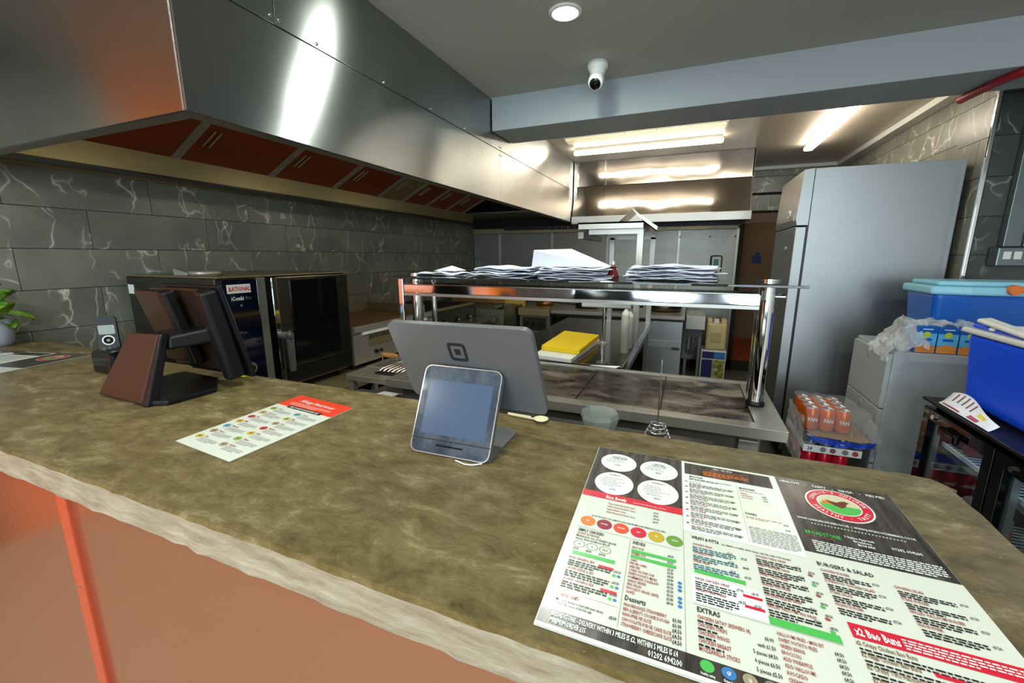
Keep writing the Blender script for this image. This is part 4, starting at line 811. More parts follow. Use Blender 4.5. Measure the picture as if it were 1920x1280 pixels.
# jerrycans by the doorway
def jerry(x, y, z, nm, label, body, w=.20, d=.2, hh=.32):
    t = thing(nm, label, 'container', (x, y, z)); return t
j1 = thing('oil_drum', 'white oil carton with a purple and blue picture label, by the doorway', 'container', (.33, 5.25, FZ))
box('carton', WHITE, j1, .195, .455, 5.12, 5.38, FZ, .42, .012); box('label_top', mat('label_navy', '20205E', .4), j1, .21, .44, 5.115, 5.121, .325, .40); box('label_blue', mat('label_blue', '3C78C0', .4), j1, .33, .44, 5.112, 5.116, .33, .40)
box('label_dark', MATS['label_navy'], j1, .21, .32, 5.115, 5.121, .105, .31)
FIELD = mat('label_field', 'A8A848', .4); nf = noise_t(FIELD, coords(FIELD), 26, 4); L(FIELD, ramp(FIELD, nf.outputs[0], [(.4, '6A7A3A'), (.55, 'B8B050'), (.7, 'C8D0D8')]), bsdf(FIELD).inputs['Base Color']); box('label_picture', FIELD, j1, .325, .44, 5.115, 5.121, .105, .31)
def jerrycan(label, x, z, grp=None):
    t = thing('jerrycan', label, 'container', (x, 5.22, z), grp)
    box('body', CREAM, t, x - .105, x + .105, 5.12, 5.34, z, z + .30, .022, seg=3)
    box('handle', CREAM, t, x + .045, x + .10, 5.14, 5.32, z + .285, z + .345, .014, seg=3); box('shoulder', CREAM, t, x - .10, x - .045, 5.14, 5.32, z + .285, z + .345, .014, seg=3)
    MB().cyl((x - .005, 5.2, z + .30), (x - .005, 5.2, z + .345), .028).build('cap', WHITE, t); box('embossed_panel', mat('cream_shadow', 'B5A672', .5), t, x - .055, x + .05, 5.115, 5.121, z + .09, z + .2, .003)
jerrycan('cream jerrycan standing on top of the white oil carton', .335, .422)

# ================================================================== PREP TABLE WITH OVERSHELF
pt_ = thing('prep_table', 'steel prep table with an overshelf on posts, behind the glass-topped pass', 'table', (-.6, 2.95, FZ))
TT = steel('prep_top_steel', '7E746A', .16, (3, 1, 1), .02, 0, .03)
box('table_top', TT, pt_, -1.0, -.275, 2.12, 3.76, .862, .90, .003); box('edge_rim', CHR, pt_, -.278, -.270, 2.12, 3.76, .85, .903)
for x in (-.96, -.31):
    for y in (2.16, 3.70): box('leg', ST, pt_, x, x + .035, y, y + .035, FZ, .862)
box('side_apron', STD, pt_, -.30, -.285, 2.2, 3.7, .78, .862); box('undershelf', STD, pt_, -.96, -.29, 2.2, 3.7, .30, .32)
for x, y in ((-.305, 2.72), (-.30, 3.62), (-.62, 3.62)): box('post', ST, pt_, x, x + .036, y, y + .036, .90, 1.60)
box('shelf_bearer', ST, pt_, -.60, -.269, 2.715, 2.745, 1.585, 1.615); box('shelf_bearer', ST, pt_, -.62, -.264, 3.62, 3.65, 1.585, 1.615); box('shelf_bracket', STD, pt_, -.665, -.63, 2.70, 3.3, 1.56, 1.60)
m = MB().box(-.66, -.262, 2.66, 3.70, 1.645, 1.655).box(-.66, -.262, 2.66, 2.665, 1.615, 1.655).box(-.267, -.262, 2.66, 3.7, 1.615, 1.655).box(-.66, -.655, 2.66, 3.7, 1.615, 1.655); m.build('overshelf', ST, pt_)
tt = thing('steel_tray', 'bent steel tray leaning off the right end of the overshelf', 'tray', (-.3, 2.75, 1.656))
MB().slab([(-.42, 2.70, 1.656), (-.34, 2.70, 1.727), (-.34, 2.95, 1.727), (-.42, 2.95, 1.656)], (.006, 0, .004)).slab([(-.34, 2.70, 1.727), (-.285, 2.70, 1.665), (-.285, 2.95, 1.665), (-.34, 2.95, 1.727)], (.006, 0, .004)).build('tray', ST, tt)
MB().slab([(-.305, 2.65, 1.685), (-.19, 2.65, 1.60), (-.185, 2.65, 1.62), (-.30, 2.65, 1.70)], (0, .35, 0)).build('tray_side', ST, tt)
# cutting boards
tag(MB().hexa([(-.755, 2.13, .9005), (-.535, 2.10, .9005), (-.50, 2.70, .9005), (-.75, 2.74, .9005), (-.755, 2.13, .925), (-.535, 2.10, .925), (-.50, 2.70, .925), (-.75, 2.74, .925)]).build('chopping_board', WHITE, None, .004), 'white chopping board underneath the yellow board on the prep table', 'board')
tag(MB().hexa([(-.745, 2.235, .9255), (-.515, 2.20, .9255), (-.505, 2.69, .9255), (-.755, 2.76, .9255), (-.745, 2.235, .955), (-.515, 2.20, .955), (-.505, 2.69, .955), (-.755, 2.76, .955)]).build('chopping_board', YEL, None, .005), 'bright yellow chopping board on top of the prep table', 'board')
st_ = thing('crossbar_stand', 'slim chrome stand with a sliding collar and crossbar under the pass shelf', 'stand', (-.385, 2.16, .90))
MB().cyl((-.385, 2.16, .90), (-.385, 2.16, 1.20), .007, n=12).build('rod', CHR, st_); MB().cyl((-.385, 2.16, .9005), (-.385, 2.16, .91), .03).build('foot', STD, st_)
MB().cyl((-.385, 2.16, 1.005), (-.385, 2.16, 1.014), .03, n=20).build('collar', ST, st_); box('crossbar', ST, st_, -.50, -.25, 2.14, 2.18, 1.195, 1.235, .004)
for x, y, z1, lb in ((-.315, 2.47, 1.15, 'tall translucent sauce bottle on the prep table next to the post'), (-.31, 2.62, 1.12, 'shorter translucent sauce bottle behind the tall one on the prep table')):
    b = thing('squeeze_bottle', lb, 'bottle', (x, y, .90)); r_ = .024
    MB().lathe((x, y, .9005), [(0, 0), (r_, 0), (r_, z1 - .94), (r_ * .9, z1 - .93)], 20).build('bottle', mat('milky_plastic', 'C4C4B8', .3, alpha=.75), b)
    MB().lathe((x, y, z1 - .03), [(r_, 0), (r_ * .9, .012), (.005, .035), (0, .035)], 16).build('nozzle', mat('milky_cap', 'D4D4C8', .4), b)
tag(MB().slab([(-.43, 2.09, .9015), (-.30, 2.085, .9015), (-.285, 2.12, .904), (-.41, 2.10, .9015)], (0, 0, .002)).build('paper_scrap', PAPER, None), 'white folded paper scrap on the rear edge of the hot pass', 'paper')

# ================================================================== HEATED PASS WITH GANTRY
pa = thing('heated_pass', 'heated stainless pass with dark hot plates and a glass topped chrome gantry', 'pass', (-.45, 1.78, FZ))
X0, X1, YA, YB = -1.25, .335, 1.503, 2.085
m = MB().box(X0, X1, YA, YA + .055, .872, .90).box(X0, X1, YB - .04, YB, .872, .90).box(X0, X0 + .06, YA + .055, YB - .04, .872, .90).box(X1 - .09, X1, YA + .055, YB - .04, .872, .90)
m.box(X0, X1, YA, YA + .004, .862, .875).box(X1 - .004, X1, YA, YB, .862, .875); m.build('top_frame', ST, pa, .0015)
xs = [X0 + .06, -.70, -.38, -.06, X1 - .09]
for a, b in zip(xs, xs[1:]): box('hot_plate', HOT, pa, a + .002, b - .002, YA + .057, YB - .042, .885, .894, .0015)
box('plate_bed', BLK, pa, X0 + .05, X1 - .08, YA + .05, YB - .03, .86, .884)
for a, b in ((-1.2, -.72), (-.715, -.235), (-.23, .26)): box('front_panel', STD, pa, a, b, YA + .05, YA + .065, .18, .858, .002)
box('carcass', STD, pa, -1.2, .27, YA + .066, YB - .03, .17, .86); box('bracket', ST, pa, .20, .26, YA + .03, YA + .05, .78, .84, .002)
for x in (-1.15, .22):
    for y in (YA + .12, YB - .1): MB().cyl((x, y, FZ), (x, y, .17), .02).build('foot', BLK, pa)
SH = mat('smoked_glass', '6E7C76', .02, trans=.92, ior=1.45)
box('glass_shelf', SH, pa, -1.24, .335, 1.50, 1.97, 1.356, 1.364, .001)
CHW = mat('wavy_chrome', 'DDE0E4', .07, 1); bump(CHW, noise_t(CHW, coords(CHW, (1, 1, 2)), 5, 1).outputs[0], .12, .05)
box('chrome_fascia', CHW, pa, -1.195, .225, 1.596, 1.602, 1.290, 1.325, .001); box('lamp_housing', steel('housing_steel', '8E8E84', .25), pa, -1.19, .222, 1.603, 1.74, 1.292, 1.328)
box('fascia_lip', ST, pa, -1.195, .225, 1.600, 1.61, 1.276, 1.288)
for x in (-1.235, .268):
    for y in (1.755, 1.905):
        MB().cyl((x, y, .90), (x, y, 1.352), .0265 if y < 1.8 else .014, n=24).build('post', CHR, pa)
        if y < 1.8: MB().lathe((x, y, .9), [(0, .0), (.033, 0), (.033, .012), (.027, .018)], 24).build('post_collar', BLK, pa)
    MB().cyl((x, 1.755, 1.3645), (x, 1.755, 1.371), .036, n=24).build('glass_clamp', CHR, pa); MB().cyl((x, 1.755, 1.346), (x, 1.755, 1.3555), .048, n=24).build('clamp_plate', CHR, pa)
    MB().cyl((x + .02, 1.755, 1.31), (x + .055, 1.755, 1.31), .01, n=12).build('bolt', CHR, pa)
box('end_stile', CHR, pa, -1.222, -1.197, 1.592, 1.604, 1.0, 1.352, .002)
# paper bags on the glass
rb = random.Random(8)
def bag_mesh(w, d, seed):
    r = random.Random(seed); ph = [r.uniform(0, 6) for _ in range(4)]
    def f(u, v): return Vector(((u - .5) * w, (v - .5) * d, .0034 * math.sin(u * 7 + ph[0]) + .003 * math.sin(v * 6 + ph[1]) + .0026 * math.sin(u * 13 + v * 5 + ph[2])))
    return MB().grid(f, 8, 5, False)
BAGM = mat('white_bag_paper', 'D2D8E4', .8)
def bagstack(cx, cy, n, w, d, zt, grp, labels):
    meshes = [None] * 3; first, g0 = labels, grp
    for i in range(n):
        z = 1.3665 + (zt - 1.3665) * i / max(1, n - 1) + .003
        if meshes[i % 3] is None:
            o = bag_mesh(w, d, i + int(cx * 100) % 50 + 60).build('paper_bag', BAGM, None, solid=.0022); meshes[i % 3] = o
        else: o = meshes[i % 3].copy(); C.collection.objects.link(o)
        o.location = (cx + rb.uniform(-.022, .022), cy + rb.uniform(-.02, .02), z); o.rotation_euler = (rb.uniform(-.012, .012), rb.uniform(-.012, .012), rb.uniform(-.17, .17))
        if n > 2 and i == n - 1: tag(o, 'topmost ' + labels, 'bag', grp)
        elif n > 2 and i == 0: tag(o, 'lowest ' + labels, 'bag', grp)
        else: tag(o, labels, 'bag', grp)
bagstack(-1.05, 1.74, 2, .22, .2, 1.374, 'flat bags at the left end of the glass shelf', 'flat white paper bag at the left end of the glass shelf')
bagstack(-.71, 1.73, 7, .27, .22, 1.402, 'bags in the low stack left of the opened bag', 'flat white paper bag in the low stack left of the opened bag')
bagstack(-.43, 1.73, 7, .28, .22, 1.404, 'bags under the opened bag', 'flat white paper bag in the stack under the opened bag')
bagstack(-.055, 1.72, 11, .29, .22, 1.413, 'bags in the stack at the right of the glass shelf', 'flat white paper bag in the neat stack at the right of the glass shelf')
tag(MB().add([(-.60, 1.66, 1.409), (-.30, 1.66, 1.410), (-.30, 1.80, 1.412), (-.61, 1.80, 1.41), (-.595, 1.67, 1.476), (-.57, 1.80, 1.48), (-.47, 1.80, 1.482)],
    [(0, 1, 4), (1, 6, 4), (6, 5, 4), (1, 2, 6), (0, 4, 5, 3), (2, 3, 5, 6), (0, 3, 2, 1)]).build('paper_bag', BAGM, None, .0008), 'large white opened paper bag propped up in a wedge on the stack', 'bag')
tag(MB().add([(-1.10, 1.70, 1.385), (-.99, 1.69, 1.385), (-.97, 1.78, 1.386), (-1.09, 1.80, 1.386), (-1.03, 1.75, 1.408)], [(0, 1, 4), (1, 2, 4), (2, 3, 4), (3, 0, 4), (3, 2, 1, 0)]).build('paper_bag', BAGM, None), 'creased white paper bag peaked on the flat bags at the left end', 'bag')
fl = thing('sauce_flask', 'small conical bottle of red sauce between the bag stacks', 'bottle', (-.278, 1.72, 1.365))
MB().lathe((-.278, 1.72, 1.3655), [(0, 0), (.024, 0), (.024, .006), (.010, .045), (.009, .055), (0, .055)], 18).build('bottle', mat('red_sauce_glass', '7A2418', .08), fl); MB().cyl((-.278, 1.72, 1.418), (-.278, 1.72, 1.432), .011).build('cap', ST, fl)
# small table with rack and wooden handled press, left of the pass
gt = thing('grill_table', 'small steel table with round bar grate left of the pass', 'table', (-1.45, 1.95, FZ))
box('table_top', ST, gt, -1.66, -1.262, 1.675, 2.25, .80, .832, .003); box('lower_shelf', ST, gt, -1.66, -1.262, 1.68, 2.2, .66, .68)
for x in (-1.655, -1.295):
    for y in (1.69, 2.2): box('leg', ST, gt, x, x + .03, y, y + .03, FZ, .80)
box('grate_well', BLK, gt, -1.52, -1.27, 1.74, 2.2, .832, .838)
for i in range(9): MB().tube([(-1.50 + i * .028, 1.75, .845), (-1.50 + i * .028, 1.78, .852), (-1.50 + i * .028, 2.18, .852)], .0065, 8).build('grate_bar', CHR, gt)
pr_ = thing('steak_press', 'steel steak press with a wooden handle on the grate table', 'press', (-1.57, 1.92, .833))
MB().box(-1.65, -1.50, 1.82, 2.05, .833, .842).build('plate', ST, pr_, .003)
for i in range(5): box('rib', STD, pr_, -1.64 + i * .030, -1.63 + i * .030, 1.84, 2.03, .842, .846)
for x in (-1.62, -1.52): MB().cyl((x, 1.93, .842), (x, 1.93, .888), .004).build('upright', CHR, pr_)
MB().lathe((-1.57, 1.93, .888), [(0, -.06), (.010, -.058), (.014, -.03), (.015, 0), (.014, .03), (.010, .058), (0, .06)], 16, Matrix.Rotation(R(90), 3, 'Y')).build('wooden_handle', mat('handle_wood', 'B8844A', .45), pr_)
tag(MB().slab([(-1.42, 1.58, .7655), (-1.265, 1.58, .7655), (-1.265, 1.66, .7655), (-1.40, 1.665, .7655)], (0, 0, .006)).build('paper_pad', PAPER, None), 'white paper pad on the ledge below the grate table', 'paper')
tag(box('ledge', STD, None, -1.56, -1.262, 1.50, 1.668, .745, .765, .002), 'narrow steel ledge holding the white paper pad, below the table', 'ledge')
box('ledge_leg', STD, bpy.data.objects['ledge'], -1.53, -1.50, 1.60, 1.63, FZ, .745); box('ledge_leg', STD, bpy.data.objects['ledge'], -1.30, -1.27, 1.51, 1.53, FZ, .745)

# ================================================================== FRIDGE
fr = thing('upright_fridge', 'tall stainless upright refrigerator on the right', 'refrigerator', (1.0, 3.55, FZ))
FX0, FX1, FY0, FY1 = .665, 1.355, 3.20, 3.88
box('side_panel', FRST, fr, FX0, FX1, FY0, FY0 + .012, .15, 1.972, .001); box('body', STD, fr, FX0 + .002, FX1, FY0 + .012, FY1, .17, 1.968)
hd = MB().extr([(FX0 - .002, 1.64), (FX0 - .002, 1.975), (.608, 1.97), (.592, 1.68), (.60, 1.64)], 'y', FY0 + .001, FY1).build('header_panel', FRST, fr, .002)
box('door', FRST, fr, .597, .655, FY0 + .001, FY1, .20, 1.632, .004); box('door_seal', BLK, fr, .655, .664, FY0 + .004, FY1, .17, 1.64)
MB().cyl((.598, 3.40, 1.72), (.585, 3.40, 1.72), .026, n=20).build('dial', WHITE, hd); MB().cyl((.586, 3.40, 1.72), (.583, 3.40, 1.72), .010, n=12).build('dial_centre', GREYD, hd); box('switch_plate', ST, hd, .588, .597, 3.24, 3.275, 1.67, 1.71)
MB().cyl((.597, 3.42, 1.50), (.590, 3.42, 1.50), .018, n=16).build('lock', ST, fr)
for x in (.72, 1.30):
    for y in (3.26, 3.82): MB().cyl((x - .02, y, FZ + .045), (x + .02, y, FZ + .045), .045, n=16).build('castor', BLK, fr); box('castor_mount', STD, fr, x - .02, x + .02, y - .02, y + .02, FZ + .08, .172)
# ---- filing cabinet with juice cartons and cool box
fc = thing('filing_cabinet', 'grey metal filing cabinet beside the refrigerator', 'cabinet', (1.2, 2.65, FZ))
CX, CY0, CY1, CZ1 = .885, 2.42, 2.88, 1.022
box('body', CABG, fc, CX + .018, 1.375, CY0, CY1, FZ, CZ1, .004)
for z0, z1 in ((.10, .455), (.462, .735), (.742, 1.005)):
    dd = box('drawer', CABG, fc, CX, CX + .02, CY0 + .012, CY1 - .012, z0, z1, .003)
    MB().lathe((CX - .001, 2.65, z1 - .035), [(0, .0), (.022, .001), (.03, -.004)], 16, Matrix.Rotation(R(-90), 3, 'Y')).build('recess_pull', CABG, dd)
def carton(x, label):
    t = thing('juice_carton', label, 'carton', (x, 2.46, CZ1), 'juice cartons on the filing cabinet')
    w = .036; box('carton', BLUE, t, x - w, x + w, 2.432, 2.50, CZ1 + .001, CZ1 + .122, .002)
    box('sky_print', mat('juice_sky', '5CB0E0', .4), t, x - w + .002, x + w - .002, 2.4305, 2.4318, CZ1 + .036, CZ1 + .090)
    f = MB().add([(x - w + .002, 2.4302, CZ1 + .003), (x + w - .002, 2.4302, CZ1 + .003), (x + w - .002, 2.4302, CZ1 + .034), (x, 2.4302, CZ1 + .042), (x - w + .002, 2.4302, CZ1 + .032)], [(0, 1, 2, 3, 4)]).build('orange_print', mat('juice_orange', 'D98A3A', .4), t)
    MB().cyl((x, 2.4305, CZ1 + .085), (x, 2.4295, CZ1 + .085), .013, n=16).build('lime_spot', mat('juice_lime', 'B8CC3A', .4), t)
    box('name_plate', BLUE, t, x - .018, x + .018, 2.4292, 2.4302, CZ1 + .058, CZ1 + .068); box('brand_strip', INKW, t, x - .018, x + .018, 2.4292, 2.4302, CZ1 + .107, CZ1 + .111)
for i, x in enumerate((1.010, 1.084, 1.158)): carton(x, ('leftmost juice carton, half under the film, on the filing cabinet', 'middle of the three juice cartons on the filing cabinet', 'rightmost juice carton, beside the blue cool box')[i])
def crinkle(amp, fr_, seed):
    def g(p): v = noise.noise_vector(Vector(p) * fr_ + Vector((seed, 0, 0))); w = noise.noise_vector(Vector(p) * fr_ * 2.7 + Vector((seed, 9, 0))); return Vector(p) + (v * amp + w * amp * .5)
    return g
cr = crinkle(.016, 30, 3)
def fw(u, v):
    a = v; x = .868 + u * .31
    top = CZ1 + .004 + (.125 if u > .3 else .125 * u / .3) + .012 * math.sin(u * 20)
    y = 2.395 + a * .22; z = top - max(0, .3 - a) * .35 * (1 if u < .55 else .1)
    if u < .12: z = CZ1 - .10 * (1 - u / .12) * (1 - a * .4) + .05; x = .862 + u * .3
    return cr((x, y if u < .5 else max(y, 2.44), max(z, CZ1 + .006) if u > .14 else z))
tag(MB().grid(fw, 34, 16, False).build('shrink_wrap', FILM2, None), 'torn clear shrink wrap hanging off the filing cabinet corner beside the cartons', 'wrap')
cbx = thing('cool_box', 'blue cool box with a pale blue lid and orange handle on the cabinet', 'cool box', (1.25, 2.72, CZ1))
m = MB().hexa([(1.098, 2.61, CZ1 + .001), (1.37, 2.56, CZ1 + .001), (1.37, 2.86, CZ1 + .001), (1.098, 2.86, CZ1 + .001), (1.082, 2.60, 1.285), (1.21, 2.56, 1.285), (1.37, 2.86, 1.285), (1.082, 2.87, 1.285)])
m = MB().hexa([(1.098, 2.61, CZ1 + .001), (1.50, 2.61, CZ1 + .001), (1.50, 2.87, CZ1 + .001), (1.098, 2.87, CZ1 + .001), (1.078, 2.59, 1.285), (1.53, 2.59, 1.285), (1.53, 2.89, 1.285), (1.078, 2.89, 1.285)])
m.build('body', BLUE, cbx, .025, seg=3)
lidp = [(1.062, 2.60), (1.19, 2.565), (1.55, 2.565), (1.55, 2.90), (1.062, 2.90)]
MB().prism(lidp, 1.275, 1.315).build('lid', LBLUE, cbx, .012, seg=3); MB().prism([(1.09, 2.62), (1.2, 2.59), (1.52, 2.59), (1.52, 2.88), (1.09, 2.88)], 1.315, 1.338).build('lid_top', LBLUE, cbx, .01, seg=3)
MB().tube([(1.315, 2.555, 1.305), (1.36, 2.545, 1.306), (1.48, 2.545, 1.302), (1.54, 2.555, 1.30)], .011, 10).build('handle', ORG, cbx); MB().cyl((1.325, 2.57, 1.305), (1.325, 2.54, 1.305), .022).build('handle_pivot', ORG, cbx)
# ---- bottle cooler
bc = thing('bottle_cooler', 'black glass doored bottle cooler at the right edge', 'cooler', (1.15, 1.7, FZ))
BX0, BX1, BY0, BY1, BZ = .92, 1.43, 1.20, 2.145, .885
m = MB().box(BX0 + .045, BX1, BY1 - .03, BY1, FZ, BZ).box(BX0 + .045, BX1, BY0, BY0 + .03, FZ, BZ).box(BX1 - .03, BX1, BY0, BY1, FZ, BZ).box(BX0 + .045, BX1, BY0, BY1, FZ, FZ + .08).box(BX0 + .045, BX1, BY0, BY1, BZ - .03, BZ)
m.build('cabinet', BLK, bc); box('top', BLK, bc, BX0 - .005, BX1, BY0, BY1 + .002, BZ, BZ + .012, .003); box('inner_liner', WHITE, bc, BX1 - .05, BX1 - .035, BY0 + .04, BY1 - .04, FZ + .1, BZ - .04)
CGL = mat('cooler_glass', 'DDE6E4', .02, trans=1, alpha=.15)
for y0, y1 in ((1.700, 2.130), (1.230, 1.690)):
    f = MB().box(BX0, BX0 + .04, y0, y0 + .045, FZ + .06, BZ - .02).box(BX0, BX0 + .04, y1 - .045, y1, FZ + .06, BZ - .02).box(BX0, BX0 + .04, y0 + .045, y1 - .045, BZ - .065, BZ - .02).box(BX0, BX0 + .04, y0 + .045, y1 - .045, FZ + .06, FZ + .11)
    dd = f.build('door', BLKG, bc, .002); box('pane', CGL, dd, BX0 + .014, BX0 + .019, y0 + .045, y1 - .045, FZ + .11, BZ - .065); box('edge_trim', mat('satin_alu', 'A8B0B4', .3, .9), dd, BX0 + .022, BX0 + .04, y1 - .058, y1 - .045, FZ + .11, BZ - .065)
    MB().cyl((BX0 - .008, y1 - .085, BZ - .045), (BX0, y1 - .085, BZ - .045), .009, n=12).build('lock', CHR, dd); box('pull', BLKG, dd, BX0 - .022, BX0, y0 + .16, y0 + .27, BZ - .085, BZ - .05, .008, seg=3)
box('added_interior_lamp', mat('added_cooler_lamp', 'FFFFFF', .4, emit='DCEEFF', es=4), bc, BX0 + .07, BX0 + .085, BY0 + .06, BY1 - .06, BZ - .045, BZ - .032)  # glowing strip added to brighten the cooler's inside
WIRE = mat('white_wire', 'C8DCE4', .4)
for z in (.72, .42):
    sh = box('shelf_rail', WIRE, bc, BX0 + .06, BX0 + .066, BY0 + .05, BY1 - .05, z - .006, z + .01)
    wm = MB()
    for i in range(36): yy = BY0 + .05 + i * .024; wm.box(BX0 + .06, BX1 - .06, yy, yy + .004, z, z + .004)
    wm.build('shelf_wire', WIRE, sh)['kind'] = 'stuff'
def bottle(x, y, z, h_, r, m, capm, label, grp):
    t = thing('bottle', label, 'bottle', (x, y, z), grp)
    MB().lathe((x, y, z), [(0, .001), (r, .001), (r, h_ * .58), (r * .82, h_ * .70), (r * .4, h_ * .86), (r * .4, h_ * .95)], 16).build('bottle', m, t); MB().cyl((x, y, z + h_ * .94), (x, y, z + h_), r * .45, n=12).build('cap', capm, t)
GB = mat('green_bottle_glass', '0E6A34', .05, trans=.4); CLB = mat('clear_bottle', 'B8C4C8', .06, trans=.5)
k = 0
for i in range(4):
    for j in range(3): bottle(1.01 + j * .085, 1.30 + i * .095, .425, .22, .032, GB if (i + j) % 3 else CLB, WHITE, 'small drink bottle on the lower shelf of the cooler', 'bottles in the near half of the cooler')
for i, y in enumerate((1.30, 1.42, 1.54)): bottle(1.02, y, .155, .24, .035, CLB, GRN, 'clear bottle on the bottom of the cooler', 'clear bottles on the cooler floor')
for i, (y, mm) in enumerate(((1.80, 'A8641C'), (1.90, 'B8782C'))): 
    tj = thing('drink_jar', ('amber drink jar in the left door of the cooler, nearer the centre post', 'amber drink jar in the left door of the cooler, further from the centre post')[i], 'jar', (1.02, y, .425))
    MB().lathe((1.02, y, .4255), [(0, 0), (.04, 0), (.042, .12), (.036, .14), (0, .14)], 20).build('jar', mat('amber_' + mm, mm, .15), tj); MB().cyl((1.02, y, .565), (1.02, y, .59), .038, n=20).build('lid', ST, tj)
for i, c in enumerate(('7A1830', '20407A', '8A2A50', '2A2A6A')): bottle(1.03, 2.0 + (i % 2) * .07, .425 if i < 2 else .725, .12, .03, mat('drink_' + c, c, .2), WHITE, ('maroon', 'dark blue', 'pink', 'violet')[i] + ' drink bottle at the far end of the cooler', None)
# blue tub with white handle on the cooler
tu = thing('cool_box', 'bright blue cool box with a folded white handle on the bottle cooler', 'cool box', (1.2, 1.95, BZ + .012))
zb = BZ + .013
MB().hexa([(1.005, 1.72, zb), (1.40, 1.72, zb), (1.40, 2.09, zb), (1.005, 2.09, zb), (.985, 1.70, 1.185), (1.42, 1.70, 1.185), (1.42, 2.11, 1.185), (.985, 2.11, 1.185)]).build('body', BLUE2, tu, .035, seg=4)
MB().prism([(.975, 1.69), (1.43, 1.69), (1.43, 2.12), (.975, 2.12)], 1.170, 1.190).build('rim', WHITE, tu, .008, seg=3); MB().prism([(.995, 1.71), (1.41, 1.71), (1.41, 2.10), (.995, 2.10)], 1.190, 1.205).build('lid', BLUE2, tu, .008, seg=3)
MB().slab([(.98, 1.72, 1.190), (1.02, 1.72, 1.192), (1.02, 2.05, 1.222), (.98, 2.05, 1.215)], (0, 0, .014)).slab([(.98, 1.98, 1.192), (1.05, 1.98, 1.2), (1.32, 1.80, 1.235), (1.30, 1.75, 1.225)], (0, 0, .016)).build('handle', WHITE, tu, .006)
cr2 = crinkle(.004, 14, 7)
def lf2(u, v):
    y = 2.055 - v * .30 + u * .03; x = .926 + u * (.052 + .012 * math.sin(v * 5))
    return Vector((x, y, BZ + .0145 + .045 * u ** 1.6 * (.6 + .4 * math.sin(v * 4 + .6)) + .004 * math.sin(v * 9) * u))
le = thing('leaflet', 'curled printed leaflet lying on the bottle cooler', 'leaflet', (1.0, 1.9, BZ + .012))
MB().grid(lf2, 14, 12).build('sheet', PAPER, le, solid=.0006)
for i, (v0, v1, u0, u1, mm) in enumerate([(.10 + k * .09, .13 + k * .09, .5, .92, mat('print_plum', '7A4A5A', .4)) for k in range(5)] + [(.05, .4, .08, .2, INKR), (.62, .8, .55, .8, mat('print_sun', 'E8D83A', .4)), (.55, .75, .1, .4, mat('print_rose', 'B8506A', .4))]):
    MB().grid(lambda u, v: lf2(u0 + (u1 - u0) * u, v0 + (v1 - v0) * v) + Vector((0, 0, .0012)), 5, 3).build('print_block', mm, le)
# ---- drinks packs
CANO = mat('orange_can', 'DE6418', .28, .3); CANR = mat('red_can', 'B8142C', .25, .3); CANS = mat('silver_can', 'C0C4C8', .22, .9)
def can(x, y, z, m, label, grp, word=None, h_=.115):
    t = thing('drink_can', label, 'can', (x, y, z), grp); r = .0325
    MB().lathe((x, y, z), [(0, .004), (.024, .001), (r, .010), (r, h_ - .012), (.027, h_ - .001)], 18).build('can_body', m, t)
    MB().lathe((x, y, z), [(.027, h_ - .001), (.026, h_ + .001), (.024, h_ - .004), (0, h_ - .004)], 18).build('can_lid', CANS, t)
    if word: text((t, 'lettering'), word, (x - .02, y - r - .0012, z + .05), (1, 0, 0), (0, 0, 1), .026, INKW, .8, .03)
    return t
PZ = .172
dk = thing('drinks_stand', 'low black crate beneath the drinks packs beside the refrigerator', 'crate', (.75, 2.55, FZ))
box('crate', BLK, dk, .60, .86, 2.38, 2.80, FZ, PZ + .12, .006)
z0 = .375
box('crate_top', BLK, dk, .60, .86, 2.38, 2.80, PZ + .12, z0)
def fill(z, m, lb, grp, x0=.632, nx=4, ny=5, y0=2.42, word=None, h_=.115):
    for i in range(nx):
        for j in range(ny):
            l2 = ('left', 'middle', 'right')[i] + ' front-row ' + lb if j == 0 else lb + ', behind the front row'
            can(x0 + i * .066, y0 + j * .066, z, m, l2, grp, word if j == 0 else None, h_)
fill(z0 + .002, CANR, 'red drink can in the bottom pack', 'red cans in the bottom pack', nx=3, ny=5, word='Coca')
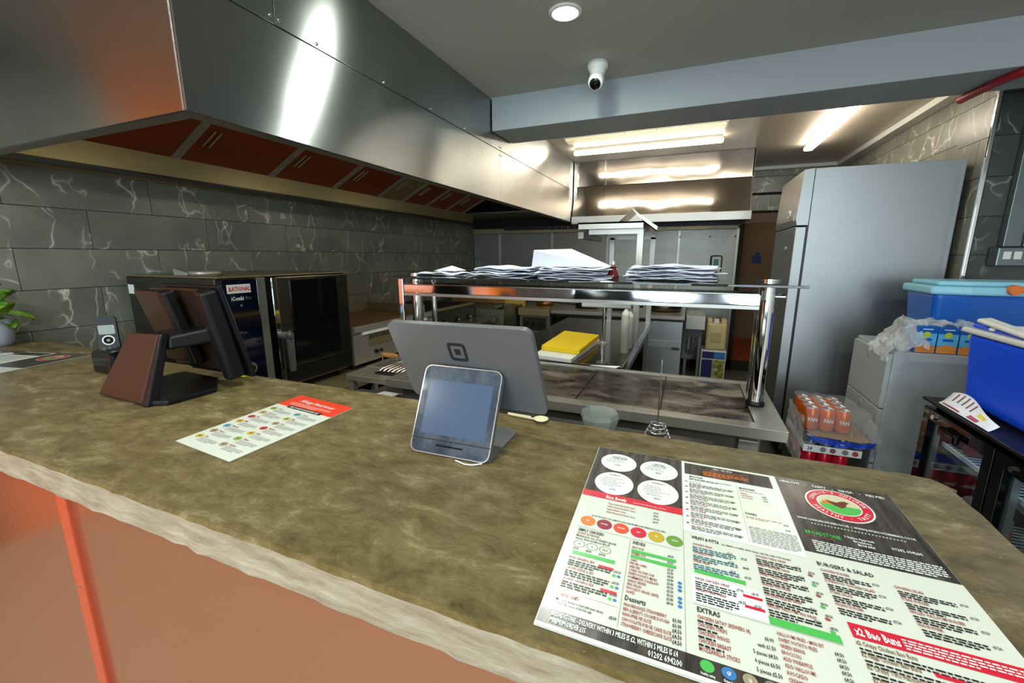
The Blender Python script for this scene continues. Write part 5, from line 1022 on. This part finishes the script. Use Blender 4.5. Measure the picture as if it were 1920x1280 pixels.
tray = tag(MB().box(.598, .836, 2.380, 2.384, z0 + .119, z0 + .155).box(.598, .602, 2.384, 2.75, z0 + .119, z0 + .155).box(.832, .836, 2.384, 2.75, z0 + .119, z0 + .155).box(.598, .836, 2.384, 2.75, z0 + .119, z0 + .122).build('can_tray', mat('white_card_tray', 'D4D8D8', .6), None), 'white card tray marked 24 between the red and orange packs', 'tray')
text((tray, 'lettering'), '24', (.615, 2.379, z0 + .130), (1, 0, 0), (0, 0, 1), .022, INK, .9, .03)
for i, x in enumerate((.68, .72, .77, .81)): MB().cyl((x, 2.3795, z0 + .138), (x, 2.3785, z0 + .138), .013, n=14).build('print_spot', (INKG, MATS['print_plum'], INKG, INKR)[i], tray)
fill(z0 + .124, CANS, 'silver drink can in the white card tray', 'cans in the white card tray', nx=3, ny=5, h_=.078)
fill(z0 + .212, CANO, 'orange drink can in the top pack', 'orange cans in the top pack', nx=3, ny=4, y0=2.46, word='FAN')
bt2 = tag(MB().slab([(.625, 2.37, z0 + .203), (.86, 2.37, z0 + .203), (.86, 2.70, z0 + .203), (.60, 2.70, z0 + .203)], (0, 0, .006)).build('pack_card', CARD, None), 'brown card sheet under the orange cans', 'card')
cr3 = crinkle(.010, 22, 5)
def wrapf(u, v):  # drape from can tops, down the front
    x = .60 + u * (.235 + .06 * v)
    if v < .4: y = 2.70 - v / .4 * .27; z = z0 + .334
    else: t = (v - .4) / .6; y = 2.425 - t * .075; z = z0 + .332 - t * .12
    return cr3((x, y, z))
tag(MB().grid(wrapf, 16, 20, False).build('shrink_wrap', FILM, None), 'clear shrink wrap around the orange cans', 'wrap')
def wrapb(u, v): return cr3((.612 + u * .262, 2.362, z0 + .212 - v * .03 - .012 * math.sin(u * 3)))
tag(MB().grid(wrapb, 14, 3, False).build('wrap_band', mat('blue_film', '2444B0', .2, alpha=.9), None), 'blue printed film band along the bottom of the orange pack', 'wrap')
def wrapr(u, v): return cr3((.592, 2.39 + u * .36, z0 + .01 + v * .27))
tag(MB().grid(wrapr, 12, 10, False).build('shrink_wrap', FILM2, None), 'cloudy shrink wrap on the left side of the red pack', 'wrap')
#END_MARK
flush_text()
